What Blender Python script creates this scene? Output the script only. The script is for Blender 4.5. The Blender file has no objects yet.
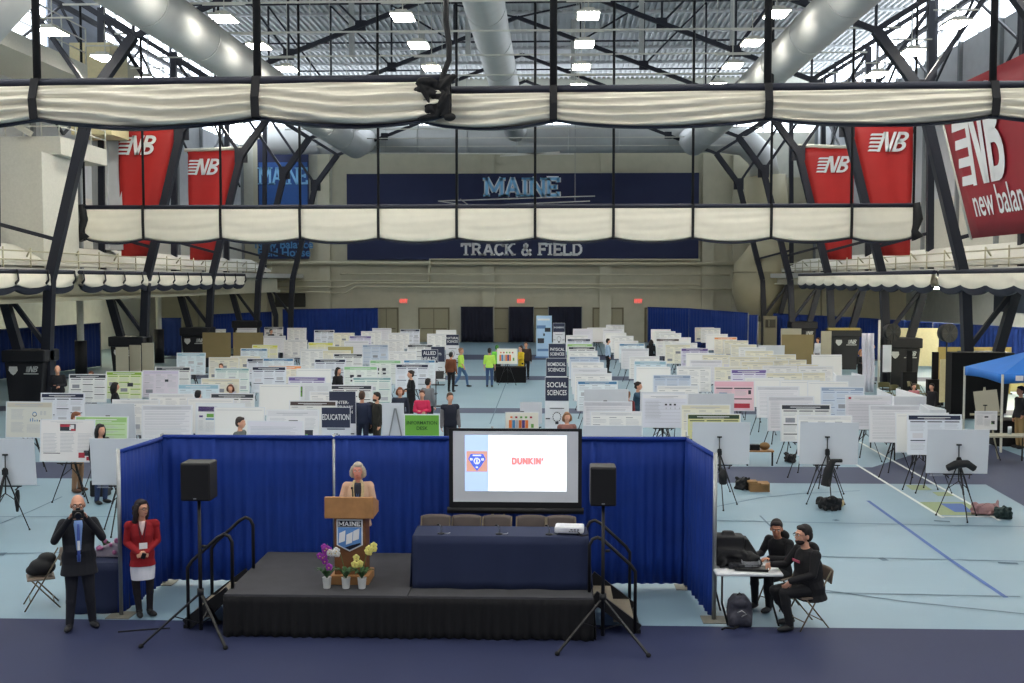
import bpy, bmesh, math, random
import numpy as np
from mathutils import Vector, Matrix, Euler
R = math.radians
PI = math.pi
sc = bpy.context.scene
COL = sc.collection
random.seed(7)

# ---------------------------------------------------------------- camera
FPX = 1100.0
cam_d = bpy.data.cameras.new('camera')
cam_d.sensor_width = 36.0
cam_d.lens = 36.0 * FPX / 1024.0
cam_d.clip_end = 400
cam = bpy.data.objects.new('camera', cam_d)
COL.objects.link(cam)
CZ = 4.8
cam.location = (0, 0, CZ)
cam.rotation_euler = Euler((R(90 - 3.2), 0, R(2.083)), 'XYZ')
sc.camera = cam
CM = cam.rotation_euler.to_matrix()

# ---------------------------------------------------------------- world and exposure
world = bpy.data.worlds.new('sky')
sc.world = world
world.use_nodes = True
wn = world.node_tree
bg = wn.nodes['Background']
bg.inputs['Color'].default_value = (0.80, 0.88, 1.0, 1)
bg.inputs['Strength'].default_value = 0.62
sc.view_settings.view_transform = 'Standard'
sc.view_settings.look = 'None'
sc.view_settings.gamma = 1.0
sc.view_settings.use_curve_mapping = False
sc.view_settings.exposure = 0.0
LAMP_POWER = 52.0      # emission of the ceiling fixtures' lenses
WINDOW_POWER = 5.5     # daylight behind the glazing

# ---------------------------------------------------------------- pixel -> world helpers (1024x683 frame)
def ray(px, py):
    return CM @ Vector(((px - 512.0) / FPX, -(py - 341.5) / FPX, -1.0))
def at(px, py, Y):
    d = ray(px, py); t = Y / d.y
    return Vector((d.x * t, Y, CZ + d.z * t))
def gz(px, py, z=0.0):
    d = ray(px, py); t = (z - CZ) / d.z
    return Vector((d.x * t, d.y * t, z))

# ---------------------------------------------------------------- materials
def lin(c):
    return tuple(((v / 255.0) / 12.92 if v / 255.0 <= 0.04045 else ((v / 255.0 + 0.055) / 1.055) ** 2.4) for v in c)
_M = {}
def M(key, rgb=None, rough=0.6, metal=0.0, noise=0.06, scale=12.0, emit=0.0, spec=0.4, trans=0.0):
    """procedural material: principled with a fine noise variation of its own colour"""
    if key in _M: return _M[key]
    m = bpy.data.materials.new(key); m.use_nodes = True
    nt = m.node_tree; b = nt.nodes['Principled BSDF']
    c = lin(rgb)
    b.inputs['Roughness'].default_value = rough
    b.inputs['Metallic'].default_value = metal
    b.inputs['Specular IOR Level'].default_value = spec
    if emit:
        b.inputs['Base Color'].default_value = (*c, 1)
        b.inputs['Emission Color'].default_value = (*c, 1)
        b.inputs['Emission Strength'].default_value = emit
    elif noise > 0:
        tc = nt.nodes.new('ShaderNodeTexCoord')
        n = nt.nodes.new('ShaderNodeTexNoise'); n.inputs['Scale'].default_value = scale
        n.inputs['Detail'].default_value = 3
        nt.links.new(tc.outputs['Object'], n.inputs['Vector'])
        mx = nt.nodes.new('ShaderNodeMix'); mx.data_type = 'RGBA'
        lo = tuple(max(0, v * (1 - noise * 2)) for v in c); hi = tuple(min(1, v * (1 + noise * 2)) for v in c)
        mx.inputs[6].default_value = (*lo, 1); mx.inputs[7].default_value = (*hi, 1)
        nt.links.new(n.outputs['Fac'], mx.inputs[0]); nt.links.new(mx.outputs[2], b.inputs['Base Color'])
    else:
        b.inputs['Base Color'].default_value = (*c, 1)
    _M[key] = m
    return m

white = M('white_paint', (206, 204, 192), 0.6)
grey_wall = M('grey_panel', (196, 198, 200), 0.7, scale=2)
beige = M('beige_block', (184, 180, 158), 0.8, scale=1.5)
steel = M('dark_navy_steel', (26, 29, 40), 0.5)
blackm = M('black_plastic', (13, 13, 15), 0.5)
rubber = M('black_rubber', (10, 10, 11), 0.8)
cloth_black = M('black_cloth', (13, 13, 16), 0.95)
galv = M('galvanised_duct', (188, 189, 186), 0.55, 0.15, noise=0.05, scale=1.2)
beige_duct = M('beige_painted_duct', (172, 164, 134), 0.5, noise=0.05, scale=1.0)
chrome = M('chrome', (190, 190, 190), 0.25, 1.0)
alu = M('brushed_aluminium', (150, 152, 152), 0.4, 0.8)
foam = M('white_foam_board', (216, 219, 224), 0.7, noise=0.015)
foamback = M('grey_foam_back', (204, 207, 212), 0.7, noise=0.02, scale=2)
paper = M('poster_paper', (232, 231, 228), 0.7, noise=0.01)
ink = M('grey_ink', (182, 184, 190), 0.7)
dink = M('dark_ink', (52, 54, 62), 0.7)
mink = M('mid_ink', (138, 140, 148), 0.7)
wood = M('oak_veneer', (168, 122, 76), 0.45, noise=0.18, scale=7)
woodd = M('brown_wood', (112, 72, 42), 0.5, noise=0.18, scale=7)
skin = M('skin', (205, 152, 126), 0.55, noise=0.03, scale=20)
skind = M('tan_skin', (176, 122, 94), 0.55, noise=0.03, scale=20)

# ---------------------------------------------------------------- object helpers
def tag(o, label=None, cat=None, group=None, kind=None):
    if label: o['label'] = label
    if cat: o['category'] = cat
    if group: o['group'] = group
    if kind: o['kind'] = kind
    return o
def thing(name, label, cat, loc=(0, 0, 0), rz=0.0, group=None):
    o = bpy.data.objects.new(name, None); o.empty_display_size = 0.1
    o.location = loc; o.rotation_euler = (0, 0, rz); COL.objects.link(o)
    return tag(o, label, cat, group)
def copy_tree(o, parent=None, depth=0):
    c = o.copy(); COL.objects.link(c)
    if parent: c.parent = parent
    for ch in [x for x in o.children]: copy_tree(ch, c, depth + 1)
    return c

class MB:
    """collects shapes and links them as one mesh object"""
    def __init__(s): s.v = []; s.f = []; s.m = []; s.sm = []
    def add(s, vs, fs, mi=0, smooth=False):
        o = len(s.v); s.v += [tuple(v) for v in vs]
        for f in fs: s.f.append(tuple(i + o for i in f)); s.m.append(mi); s.sm.append(smooth)
        return s
    def box(s, c, d, mi=0, rot=None, taper=1.0):
        hx, hy, hz = d[0] / 2, d[1] / 2, d[2] / 2
        vs = []
        for z, t in ((-hz, 1.0), (hz, taper)):
            for x, y in ((-hx, -hy), (hx, -hy), (hx, hy), (-hx, hy)): vs.append(Vector((x * t, y * t, z)))
        if rot is not None: vs = [rot @ v for v in vs]
        vs = [v + Vector(c) for v in vs]
        return s.add(vs, [(0, 3, 2, 1), (4, 5, 6, 7), (0, 1, 5, 4), (1, 2, 6, 5), (2, 3, 7, 6), (3, 0, 4, 7)], mi)
    def b2(s, a, b, mi=0):
        a = Vector(a); b = Vector(b); return s.box((a + b) / 2, [abs(x) for x in (b - a)], mi)
    def bar(s, a, b, w, h=None, mi=0, up=(0, 0, 1)):
        a = Vector(a); b = Vector(b); h = h or w; d = b - a; L = d.length
        if L < 1e-6: return s
        d.normalize(); u = Vector(up)
        if abs(d.dot(u)) > 0.98: u = Vector((0, 1, 0))
        x = d.cross(u).normalized(); z = x.cross(d).normalized()
        vs = []
        for p in (a, b):
            for i, j in ((-1, -1), (1, -1), (1, 1), (-1, 1)): vs.append(p + x * (i * w / 2) + z * (j * h / 2))
        return s.add(vs, [(0, 1, 2, 3), (7, 6, 5, 4), (0, 4, 5, 1), (1, 5, 6, 2), (2, 6, 7, 3), (3, 7, 4, 0)], mi)
    def cone(s, a, b, r1, r2, n=10, mi=0, caps=True):
        return s.tube([a, b], [r1, r2], n, mi, caps)
    def tube(s, pts, r, n=8, mi=0, caps=True, sx=1.0, smooth=True):
        pts = [Vector(p) for p in pts]
        rs = r if isinstance(r, (list, tuple)) else [r] * len(pts)
        vs = []; pu = None
        for i, p in enumerate(pts):
            if i == 0: d = pts[1] - p
            elif i == len(pts) - 1: d = p - pts[i - 1]
            else: d = (pts[i + 1] - p).normalized() + (p - pts[i - 1]).normalized()
            d.normalize()
            if pu is None:
                u = Vector((0, 0, 1)) if abs(d.z) < 0.9 else Vector((1, 0, 0))
            else: u = pu
            x = d.cross(u).normalized(); u = x.cross(d).normalized(); pu = u
            for k in range(n):
                a = 2 * PI * k / n
                vs.append(p + x * math.cos(a) * rs[i] * sx + u * math.sin(a) * rs[i])
        fs = []
        for i in range(len(pts) - 1):
            for k in range(n):
                k2 = (k + 1) % n
                fs.append((i * n + k, i * n + k2, (i + 1) * n + k2, (i + 1) * n + k))
        s.add(vs, fs, mi, smooth)
        if caps:
            o = len(s.v) - len(vs)
            s.f.append(tuple(o + k for k in range(n))[::-1]); s.m.append(mi); s.sm.append(False)
            e = o + (len(pts) - 1) * n
            s.f.append(tuple(e + k for k in range(n))); s.m.append(mi); s.sm.append(False)
        return s
    def ell(s, c, r, mi=0, n=10, m=7, rot=None):
        vs = [Vector((0, 0, -1))]
        for i in range(1, m):
            t = -PI / 2 + PI * i / m
            for k in range(n):
                a = 2 * PI * k / n; vs.append(Vector((math.cos(t) * math.cos(a), math.cos(t) * math.sin(a), math.sin(t))))
        vs.append(Vector((0, 0, 1)))
        if isinstance(r, (int, float)): r = (r, r, r)
        vs = [Vector((v.x * r[0], v.y * r[1], v.z * r[2])) for v in vs]
        if rot is not None: vs = [rot @ v for v in vs]
        vs = [v + Vector(c) for v in vs]
        fs = [(0, 1 + (k + 1) % n, 1 + k) for k in range(n)]
        for i in range(m - 2):
            for k in range(n):
                a = 1 + i * n + k; b = 1 + i * n + (k + 1) % n
                fs.append((a, b, b + n, a + n))
        L = len(vs) - 1; o = 1 + (m - 2) * n
        fs += [(o + k, o + (k + 1) % n, L) for k in range(n)]
        return s.add(vs, fs, mi, True)
    def prism(s, poly, y0, y1, mi=0, xf=None):
        """polygon in the x-z plane, extruded along y"""
        n = len(poly)
        vs = [Vector((x, y0, z)) for x, z in poly] + [Vector((x, y1, z)) for x, z in poly]
        if xf is not None: vs = [xf @ v for v in vs]
        fs = [tuple(range(n)), tuple(range(2 * n - 1, n - 1, -1))]
        fs += [(i, i + n, (i + 1) % n + n, (i + 1) % n) for i in range(n)]
        return s.add(vs, fs, mi)
    def quad(s, x0, z0, x1, z1, y, mi=0):
        return s.add([(x0, y, z0), (x1, y, z0), (x1, y, z1), (x0, y, z1)], [(0, 1, 2, 3)], mi)
    def grid(s, fn, nu, nv, mi=0, smooth=True):
        vs = [fn(i / nu, j / nv) for j in range(nv + 1) for i in range(nu + 1)]
        fs = [(j * (nu + 1) + i, j * (nu + 1) + i + 1, (j + 1) * (nu + 1) + i + 1, (j + 1) * (nu + 1) + i) for j in range(nv) for i in range(nu)]
        return s.add(vs, fs, mi, smooth)
    def lathe(s, prof, c=(0, 0, 0), n=14, mi=0):
        c = Vector(c); vs = []
        for r, z in prof:
            for k in range(n):
                a = 2 * PI * k / n; vs.append(c + Vector((r * math.cos(a), r * math.sin(a), z)))
        fs = [(i * n + k, i * n + (k + 1) % n, (i + 1) * n + (k + 1) % n, (i + 1) * n + k) for i in range(len(prof) - 1) for k in range(n)]
        s.add(vs, fs, mi, True)
        o = len(s.v) - len(vs)
        s.f.append(tuple(o + k for k in range(n))[::-1]); s.m.append(mi); s.sm.append(False)
        e = o + (len(prof) - 1) * n
        s.f.append(tuple(e + k for k in range(n))); s.m.append(mi); s.sm.append(False)
        return s
    def mesh(s, name, mats):
        me = bpy.data.meshes.new(name)
        me.from_pydata([tuple(v) for v in s.v], [], s.f)
        for m in (mats if isinstance(mats, (list, tuple)) else [mats]): me.materials.append(m)
        me.polygons.foreach_set('material_index', s.m)
        me.polygons.foreach_set('use_smooth', s.sm)
        me.update()
        return me
    def build(s, name, mats, parent=None, loc=None, bevel=0.0, remesh=0.0, solid=0.0, sub=0, rz=None):
        o = bpy.data.objects.new(name, s.mesh(name, mats)); COL.objects.link(o)
        if parent: o.parent = parent
        if loc: o.location = loc
        if rz is not None: o.rotation_euler = (0, 0, rz)
        if solid:
            k = o.modifiers.new('solid', 'SOLIDIFY'); k.thickness = solid; k.offset = 0
        if bevel:
            k = o.modifiers.new('bevel', 'BEVEL'); k.width = bevel; k.segments = 2; k.limit_method = 'ANGLE'
        if remesh:
            k = o.modifiers.new('remesh', 'REMESH'); k.mode = 'VOXEL'; k.voxel_size = remesh; k.use_smooth_shade = True
            k = o.modifiers.new('smooth', 'SMOOTH'); k.factor = 0.5; k.iterations = 4
        if sub:
            k = o.modifiers.new('sub', 'SUBSURF'); k.levels = sub; k.render_levels = sub
        return o
def struct(o): o['kind'] = 'structure'; return o

# writing: the built-in font turned into mesh; glyph strokes for slab lettering
def text_obj(name, body, size, mat, parent, loc, rx=PI / 2, rz=0.0, bold=0.0, align='CENTER', sx=1.0, ext=0.004):
    cu = bpy.data.curves.new('t', 'FONT'); cu.body = body; cu.size = size; cu.align_x = align; cu.align_y = 'CENTER'
    cu.offset = bold; cu.extrude = ext; cu.resolution_u = 3
    t = bpy.data.objects.new('t', cu)
    me = bpy.data.meshes.new_from_object(t)
    bpy.data.objects.remove(t); bpy.data.curves.remove(cu)
    me.materials.clear(); me.materials.append(mat)
    o = bpy.data.objects.new(name, me); COL.objects.link(o)
    if parent: o.parent = parent
    o.location = loc; o.rotation_euler = (rx, 0, rz); o.scale = (sx, 1, 1)
    return o
SL = {
 'M': (1.25, [((.15,0),(.15,1)),((.15,1),(.62,.25)),((.62,.25),(1.1,1)),((1.1,1),(1.1,0))], [(.15,0),(1.1,0),(.12,1),(1.13,1)]),
 'A': (1.05, [((.14,0),(.52,1)),((.52,1),(.92,0)),((.28,.35),(.78,.35))], [(.14,0),(.92,0)]),
 'I': (.5, [((.25,0),(.25,1))], [(.25,0),(.25,1)]),
 'N': (1.05, [((.15,0),(.15,1)),((.15,1),(.9,0)),((.9,0),(.9,1))], [(.15,0),(.12,1),(.9,1)]),
 'E': (.85, [((.18,0),(.18,1)),((.05,.94),(.8,.94)),((.18,.5),(.6,.5)),((.05,.06),(.8,.06)),((.78,1),(.78,.75)),((.78,0),(.78,.25)),((.6,.62),(.6,.38))], []),
 'T': (.95, [((.47,0),(.47,1)),((.05,.93),(.9,.93)),((.1,1),(.1,.72)),((.85,1),(.85,.72))], [(.47,0)]),
 'R': (1.0, [((.18,0),(.18,1)),((.05,.93),(.6,.93)),((.6,.93),(.78,.75)),((.78,.75),(.6,.5)),((.6,.5),(.18,.5)),((.5,.5),(.85,.03))], [(.18,0),(.85,0)]),
 'C': (.9, [((.8,.72),(.8,.85)),((.78,.82),(.55,.95)),((.55,.95),(.3,.92)),((.3,.92),(.12,.65)),((.12,.65),(.12,.35)),((.12,.35),(.3,.08)),((.3,.08),(.55,.05)),((.55,.05),(.8,.22)),((.8,1),(.8,.7))], []),
 'K': (1.0, [((.18,0),(.18,1)),((.2,.42),(.75,1)),((.38,.55),(.82,0))], [(.18,0),(.18,1),(.78,1),(.82,0)]),
 'F': (.85, [((.18,0),(.18,1)),((.05,.94),(.8,.94)),((.18,.5),(.6,.5)),((.78,1),(.78,.72)),((.6,.62),(.6,.38))], [(.18,0)]),
 'L': (.85, [((.18,0),(.18,1)),((.05,.06),(.8,.06)),((.78,0),(.78,.28))], [(.18,1)]),
 'D': (1.0, [((.18,0),(.18,1)),((.05,.94),(.55,.94)),((.55,.94),(.82,.7)),((.82,.7),(.82,.3)),((.82,.3),(.55,.06)),((.55,.06),(.05,.06))], []),
 '&': (1.0, [((.9,.0),(.3,.7)),((.3,.7),(.32,.92)),((.32,.92),(.55,.93)),((.55,.93),(.58,.72)),((.58,.72),(.14,.38)),((.14,.38),(.14,.14)),((.14,.14),(.32,.02)),((.32,.02),(.6,.1)),((.6,.1),(.88,.5))], []),
 ' ': (.5, [], []),
}
def slab(mb, text, x, z, h, y, w=0.2, mi=0, sx=1.0, fwd=-1):
    """slab-serif lettering centred on x, baseline z, facing -y"""
    tot = sum(SL[c][0] for c in text) * h * sx
    cx = x - tot / 2
    for c in text:
        adv, st, se = SL[c]
        for (a, b) in st:
            p = Vector((cx + a[0] * h * sx, y, z + a[1] * h)); q = Vector((cx + b[0] * h * sx, y, z + b[1] * h))
            mb.bar(p, q, 0.02 * h + 0.004, w * h, mi, up=(0, 0, 1) if abs((q - p).normalized().z) < 0.9 else (1, 0, 0))
        for (sx_, sz_) in se:
            zz = z + (w * h * .3 if sz_ == 0 else h - w * h * .3)
            mb.box((cx + sx_ * h * sx, y, zz), (0.42 * h * sx, 0.02 * h + 0.004, w * h * .6), mi)
        cx += adv * h * sx
    return mb
def nb_logo(mb, ox, oz, h, y, mi=0, sx=1.0, xf=None):
    """slanted letters N and B with speed bars, centred at ox, oz; h tall"""
    sh = 0.28
    def P(x, z): return (ox + (x + sh * z - .62) * h * sx, oz + (z - .5) * h)
    def pl(pts): mb.prism([P(*p) for p in pts], y - .006, y + .006, mi, xf)
    pl([(.27, 0), (.39, 0), (.39, 1), (.27, 1)])
    pl([(.29, 1), (.45, 1), (.79, 0), (.63, 0)])
    pl([(.69, 0), (.81, 0), (.81, 1), (.69, 1)])
    for k in range(5):                                             # bars running off the N
        z = .02 + k * .2
        pl([(-.12 - .06 * (4 - k) * 0 - .08 * k * .4, z), (.28, z), (.28, z + .10), (-.08 - .03 * k, z + .10)])
    pl([(.88, 0), (1.02, 0), (1.02, 1), (.88, 1)])
    for (cz, r) in ((.27, .27), (.75, .25)):                        # bowls of the B
        n = 9
        for i in range(n):
            a0 = -PI / 2 + PI * i / n; a1 = -PI / 2 + PI * (i + 1) / n
            ri = r - .15
            pl([(1.12 + math.cos(a0) * r, cz + math.sin(a0) * r), (1.12 + math.cos(a1) * r, cz + math.sin(a1) * r),
                (1.12 + math.cos(a1) * ri, cz + math.sin(a1) * ri), (1.12 + math.cos(a0) * ri, cz + math.sin(a0) * ri)])
        for zz in (cz - r, cz + r - .15): pl([(.98, zz), (1.14, zz), (1.14, zz + .15), (.98, zz + .15)])
    return mb
# ================================================================ THE HALL
HC = -1.9            # centre line of the hall
HB = 85.0            # end wall
XR, XL = 20.0, -24.0
# ---- floor: one painted surface, its bands and lines are its pattern
fm = MB()
fm.b2((-42, -6, -.3), (40, HB + .3, 0), 0)
def strip(y0, y1, x0, x1, mi, z=.004): fm.add([(x0, y0, z), (x1, y0, z), (x1, y1, z), (x0, y1, z)], [(0, 1, 2, 3)], mi)
def fpoly(pix, mi, z=.006): fm.add([gz(*p, z=z) for p in pix], [tuple(range(len(pix)))], mi)
def fline(p, q, w, mi, z=.008):
    a = gz(*p); b = gz(*q); d = (b - a); n = Vector((-d.y, d.x, 0)).normalized() * w / 2
    fm.add([a - n + Vector((0, 0, z)), b - n + Vector((0, 0, z)), b + n + Vector((0, 0, z)), a + n + Vector((0, 0, z))], [(0, 1, 2, 3)], mi)
strip(-6, 15.1, -42, 40, 1)
strip(26.0, 28.3, -42, 18, 2); strip(39.4, 41.0, -24, 24, 2); strip(52.6, 54.8, -24, 24, 2); strip(66.0, 70.5, -24, 24, 2)
fpoly([(985, 484), (1024, 506), (1180, 590), (1240, 470), (1024, 457), (992, 445), (940, 446), (870, 468)], 2, .005)
fline((855, 464), (943, 518), .07, 3); fline((859, 442), (1000, 521), .07, 3); fline((941, 517), (992, 517), .07, 3)
fpoly([(917, 502), (968, 502), (986, 515), (938, 515)], 4); fpoly([(940, 503.5), (962, 503.5), (973, 512), (955, 512)], 5, .010)
fpoly([(905, 485), (925, 485), (932, 490), (912, 490)], 4); fpoly([(932, 492), (950, 492), (956, 496), (938, 496)], 4)
for a, b in [((868, 501), (950, 560)), ((950, 560), (1006, 598))]: fline(a, b, .08, 5)
DK = 6
for a, b in [((716, 521), (1024, 527)), ((822, 557), (1080, 563)), ((826, 593), (1020, 597)), ((716, 507), (760, 498)), ((760, 498), (800, 494)), ((800, 494), (860, 491)),
             ((0, 524), (32, 511)), ((32, 511), (62, 497)), ((0, 517), (118, 517)), ((0, 554), (60, 553)), ((0, 486), (40, 486)), ((490, 424), (508, 378)),
             ((820, 590), (905, 602)), ((905, 602), (1060, 618)), ((760, 516), (772, 528))]: fline(a, b, .035, DK)
for a, b in [((0, 556), (4, 553)), ((934, 521), (950, 522)), ((998, 563), (1018, 564)), ((880, 558), (886, 561)), ((834, 520), (838, 521))]: fline(a, b, .12, DK)
floor_blue = M('blue_track_surface', (122, 147, 161), 0.42, noise=0.05, scale=0.55, spec=0.35)
floor = struct(fm.build('floor', [floor_blue, M('navy_track_surface', (43, 49, 78), 0.6, noise=0.06, scale=.8, spec=.2), M('slate_band', (60, 67, 90), 0.6, noise=.04, scale=1, spec=.25),
    M('white_line', (205, 210, 205), 0.6), M('olive_paint', (132, 146, 108), .6), M('blue_paint', (62, 92, 150), .6), M('thin_dark_line', (74, 98, 114), .6)]))

# ---- end wall with pilasters, upper glazing band
wm = MB()
wm.b2((-32, HB, 0), (28, HB + .4, 16.0), 0)
wm.b2((-30, HB, 19.5), (26, HB + .4, 21.5), 1)
for x in (-28, -22.6, -17.6, -4.9, 4.1, 11.9, 14.2, 21): wm.b2((x - .45, HB - .35, 0), (x + .45, HB, 16.0), 0)
wm.b2((-24, HB - .05, 10.6), (-17, HB, 16), 1)
wm.b2((15, HB - .05, 12.6), (26, HB, 16), 1)
wall_back = struct(wm.build('wall_back', [beige, M('pale_panel', (190, 190, 178), .7, scale=2)]))
glass_back = M('daylit_glazing', (232, 240, 250), emit=WINDOW_POWER)
n = 1
w = MB(); w.b2((-30, HB + .1, 16.0), (26, HB + .2, 19.5), 0)
for i in range(29):
    w.b2((-30 + i * 2 - .06, HB - .05, 16), (-30 + i * 2 + .06, HB + .1, 19.5), 1)
w.b2((-30, HB - .05, 17.7), (26, HB + .1, 17.85), 1)
struct(w.build('window_1', [glass_back, alu]))
# ---- side walls: solid to the sill, then sloping band of glazing
for nm, X, sgn, n in (('wall_right', XR, 1, 2), ('wall_left', XL, -1, 3)):
    sill = 16.4 if sgn > 0 else 15.2
    wm = MB(); wm.b2((X, 12, 5.0), (X + sgn * .4, HB, sill), 0)
    for y in np.arange(16, HB, 4.9): wm.b2((X - sgn * .18, y - .12, 5.0), (X, y + .12, sill), 1)
    wm.b2((X - sgn * .02, 12, 5.0), (X, HB, 9.0), 2)
    struct(wm.build(nm, [grey_wall, M('panel_rib', (132, 136, 138), .7), white]))
    w = MB(); w.b2((X + sgn * .15, 12, sill), (X + sgn * .25, HB, 20.2), 0)
    for y in np.arange(14, HB, 2.45): w.b2((X - sgn * .04, y - .035, sill), (X + sgn * .1, y + .035, 20.2), 1)
    w.b2((X - sgn * .04, 12, 17.6), (X + sgn * .1, HB, 17.68), 1)
    struct(w.build('window_%d' % n, [glass_back, alu]))
    wm = MB(); XX = 27.0 if sgn > 0 else -31.0
    wm.b2((XX, 12, 0), (XX + sgn * .4, HB, 5.2), 0)
    struct(wm.build('wall_%s_aisle' % ('right' if sgn > 0 else 'left'), [M('pale_aisle_wall', (212, 214, 210), .7, scale=2)]))
# ---- ceiling: ribbed metal deck with purlins
cm = MB(); cm.b2((-30, -4, 20.3), (26, HB + .4, 20.7), 0)
for x in np.arange(-24, 20.2, .36): cm.b2((x - .06, 10, 20.12), (x + .06, HB, 20.3), 0)
struct(cm.build('ceiling', [M('ribbed_metal_deck', (206, 208, 208), .6, .0, noise=.04, scale=.6)]))
FY = [21.0, 30.7, 40.5, 50.3, 60.0, 69.8, 79.0]
t = 1
for i, y in enumerate(np.arange(20, 84, 4.87)):
    b = MB(); b.b2((-24, y - .10, 19.98), (20, y + .10, 20.03), 0); b.b2((-24, y - .03, 20.03), (20, y + .03, 20.2), 0)
    struct(b.build('trim_%d' % t, [M('grey_purlin', (186, 188, 188), .6)])); t += 1
# balcony decks (structure) along both sides, their parapets are things
for sgn, nm in ((1, 'right'), (-1, 'left')):
    b = MB()
    x0 = HC + sgn * 17.4; x1 = 27.0 if sgn > 0 else -31.0
    b.b2((x0, 14, 4.95), (x1, HB, 5.25), 0)
    struct(b.build('trim_%d' % t, [M('deck_underside', (190, 190, 182), .7)])); t += 1

# ---- steel frames: inclined legs, braces and a pitched lower chord under the roof
def frame(Y, lab):
    root = thing('roof_truss', lab, 'roof truss', (HC, Y, 0), 0, 'dark steel trusses spanning the hall')
    pk, kn = 18.9, 13.75
    def ch(x): return pk - (pk - kn) * abs(x) / 13.5
    b = MB()
    b.bar((-13.5, 0, kn), (0, 0, pk), .18, .2); b.bar((13.5, 0, kn), (0, 0, pk), .18, .2)
    b.build('bottom_chord', steel, root)
    b = MB(); b.bar((-18.5, 0, 19.7), (18.5, 0, 19.7), .1, .1); b.build('top_chord', steel, root)
    xs = [-13.5, -10.1, -6.8, -3.4, 0, 3.4, 6.8, 10.1, 13.5]
    for i, x in enumerate(xs):
        if Y > 65: continue
        if x != 0: MB().bar((x, 0, ch(x)), (x, 0, 19.6), .09).build('post', steel, root)
        if i < 8:
            x2 = xs[i + 1]
            if x < 0: MB().bar((x2, 0, ch(x2)), (x, 0, 19.6), .09).build('diagonal_brace', steel, root)
            else: MB().bar((x, 0, ch(x)), (x2, 0, 19.6), .09).build('diagonal_brace', steel, root)
    for i in (1, 2, 6, 7): MB().box((xs[i], 0, ch(xs[i])), (.5, .05, .5)).build('gusset_plate', steel, root)
    for s in (-1, 1):
        b = MB()
        pts = [(17.0, 0), (17.0, 2.2), (16.85, 4.8), (15.1, 11.6), (13.5, kn)]
        for (x1, z1), (x2, z2) in zip(pts, pts[1:]): b.bar((s * x1, 0, z1), (s * x2, 0, z2), .34, .34)
        b.build('inner_leg', steel, root)
        b = MB(); b.bar((s * 18.1, 0, 0), (s * 18.1, 0, 2.3), .3); b.bar((s * 18.1, 0, 2.2), (s * 18.9, 0, 5.2), .32); b.bar((s * 18.9, 0, 5.2), (s * 18.7, 0, 17.2), .28); b.build('outer_leg', steel, root)
        b = MB(); b.bar((s * 17.1, 0, 2.4), (s * 18.8, 0, 4.7), .16); b.build('leg_brace', steel, root)
        b = MB(); b.bar((s * 16.55, 0, 6.3), (s * 18.8, 0, 6.9), .14); b.build('leg_brace', steel, root)
        b = MB(); b.bar((s * 15.1, 0, 11.6), (s * 18.7, 0, 16.9), .16); b.bar((s * 13.5, 0, kn), (s * 18.7, 0, 17.0), .2); b.build('knee_brace', steel, root)
        b = MB(); b.box((s * 15.1, 0, 11.6), (.7, .06, .8)); b.build('gusset_plate', steel, root)
    return root
FL = ['nearest, above the foremost hanging divider', 'second from the camera', 'third from the camera, beside the largest red banner', 'in line with the second pair of padded bases',
      'in line with the third pair of padded bases', 'just in front of the end wall ducting', 'closest to the end wall']
for Y, l in zip(FY[1:], FL[1:]):
    frame(Y, 'dark steel roof truss with leaning legs, ' + l)

# ---- long braces under the windows along both side walls
for s in (-1, 1):
    X = HC + s * 20.6
    root = thing('wall_bracing', 'dark steel rods and struts crossing before the %s windows' % ('right' if s > 0 else 'left'), 'steel bracing', (X, 50, 0))
    for a, b_ in zip(FY[1:], FY[2:]):
        MB().bar((0, a - 50, 17.4), (0, b_ - 50, 17.4), .2).build('strut', steel, root)
        mid = (a + b_) / 2
        q = MB().bar((0, a - 50, 11.5), (0, mid - 50, 14.4), .1); q.bar((0, mid - 50, 14.4), (0, b_ - 50, 17.3), .1)
        q.build('cross_rod', steel, root)
        q = MB().bar((0, b_ - 50, 11.5), (0, mid - 50, 14.4), .1); q.bar((0, mid - 50, 14.4), (0, a - 50, 17.3), .1); q.build('cross_rod', steel, root)
        MB().box((0, mid - 50, 14.4), (.05, .5, .5)).build('gusset_plate', steel, root)
        MB().bar((0, mid - 50, 14.4), (0, mid - 50, 19.2), .14).build('post', steel, root)

# ---- padded bases of the legs, with small printed marks
markw = M('printed_white', (190, 192, 190), .7)
def pad(s, Y, lab):
    X = HC + s * 17.65
    root = thing('padded_leg_base', lab, 'wall padding', (X, Y, 0), 0, 'black padded bases of the steel legs')
    b = MB(); b.prism([(-.58, 0), (.58, 0), (.74, 1.75), (-.74, 1.75)], -.55, .55); b.build('padding', [M('black_vinyl', (20, 21, 27), .55)], root, bevel=.04)
    b = MB(); b.b2((-.82, -.62, 1.75), (.82, .62, 2.2)); b.build('top_cushion', [M('black_vinyl', (20, 21, 27), .55)], root, bevel=.05)
    b = MB(); nb_logo(b, .28, 1.5, .22, -.58, 0, 1.25); b.box((.28, -.58, 1.33), (.55, .01, .035)); b.build('printed_mark', markw, root)
    b = MB(); b.prism([(-.54, 1.6), (-.24, 1.6), (-.22, 1.46), (-.30, 1.34), (-.39, 1.28), (-.48, 1.34), (-.56, 1.46)], -.585, -.575); b.build('printed_emblem', markw, root)
for s in (-1, 1):
    for k, Y in enumerate(FY[2:6]):
        pad(s, Y, 'black padded base of the %s steel leg, %s from the camera' % ('right' if s > 0 else 'left', ['nearest', 'second', 'third', 'farthest'][k]))
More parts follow.
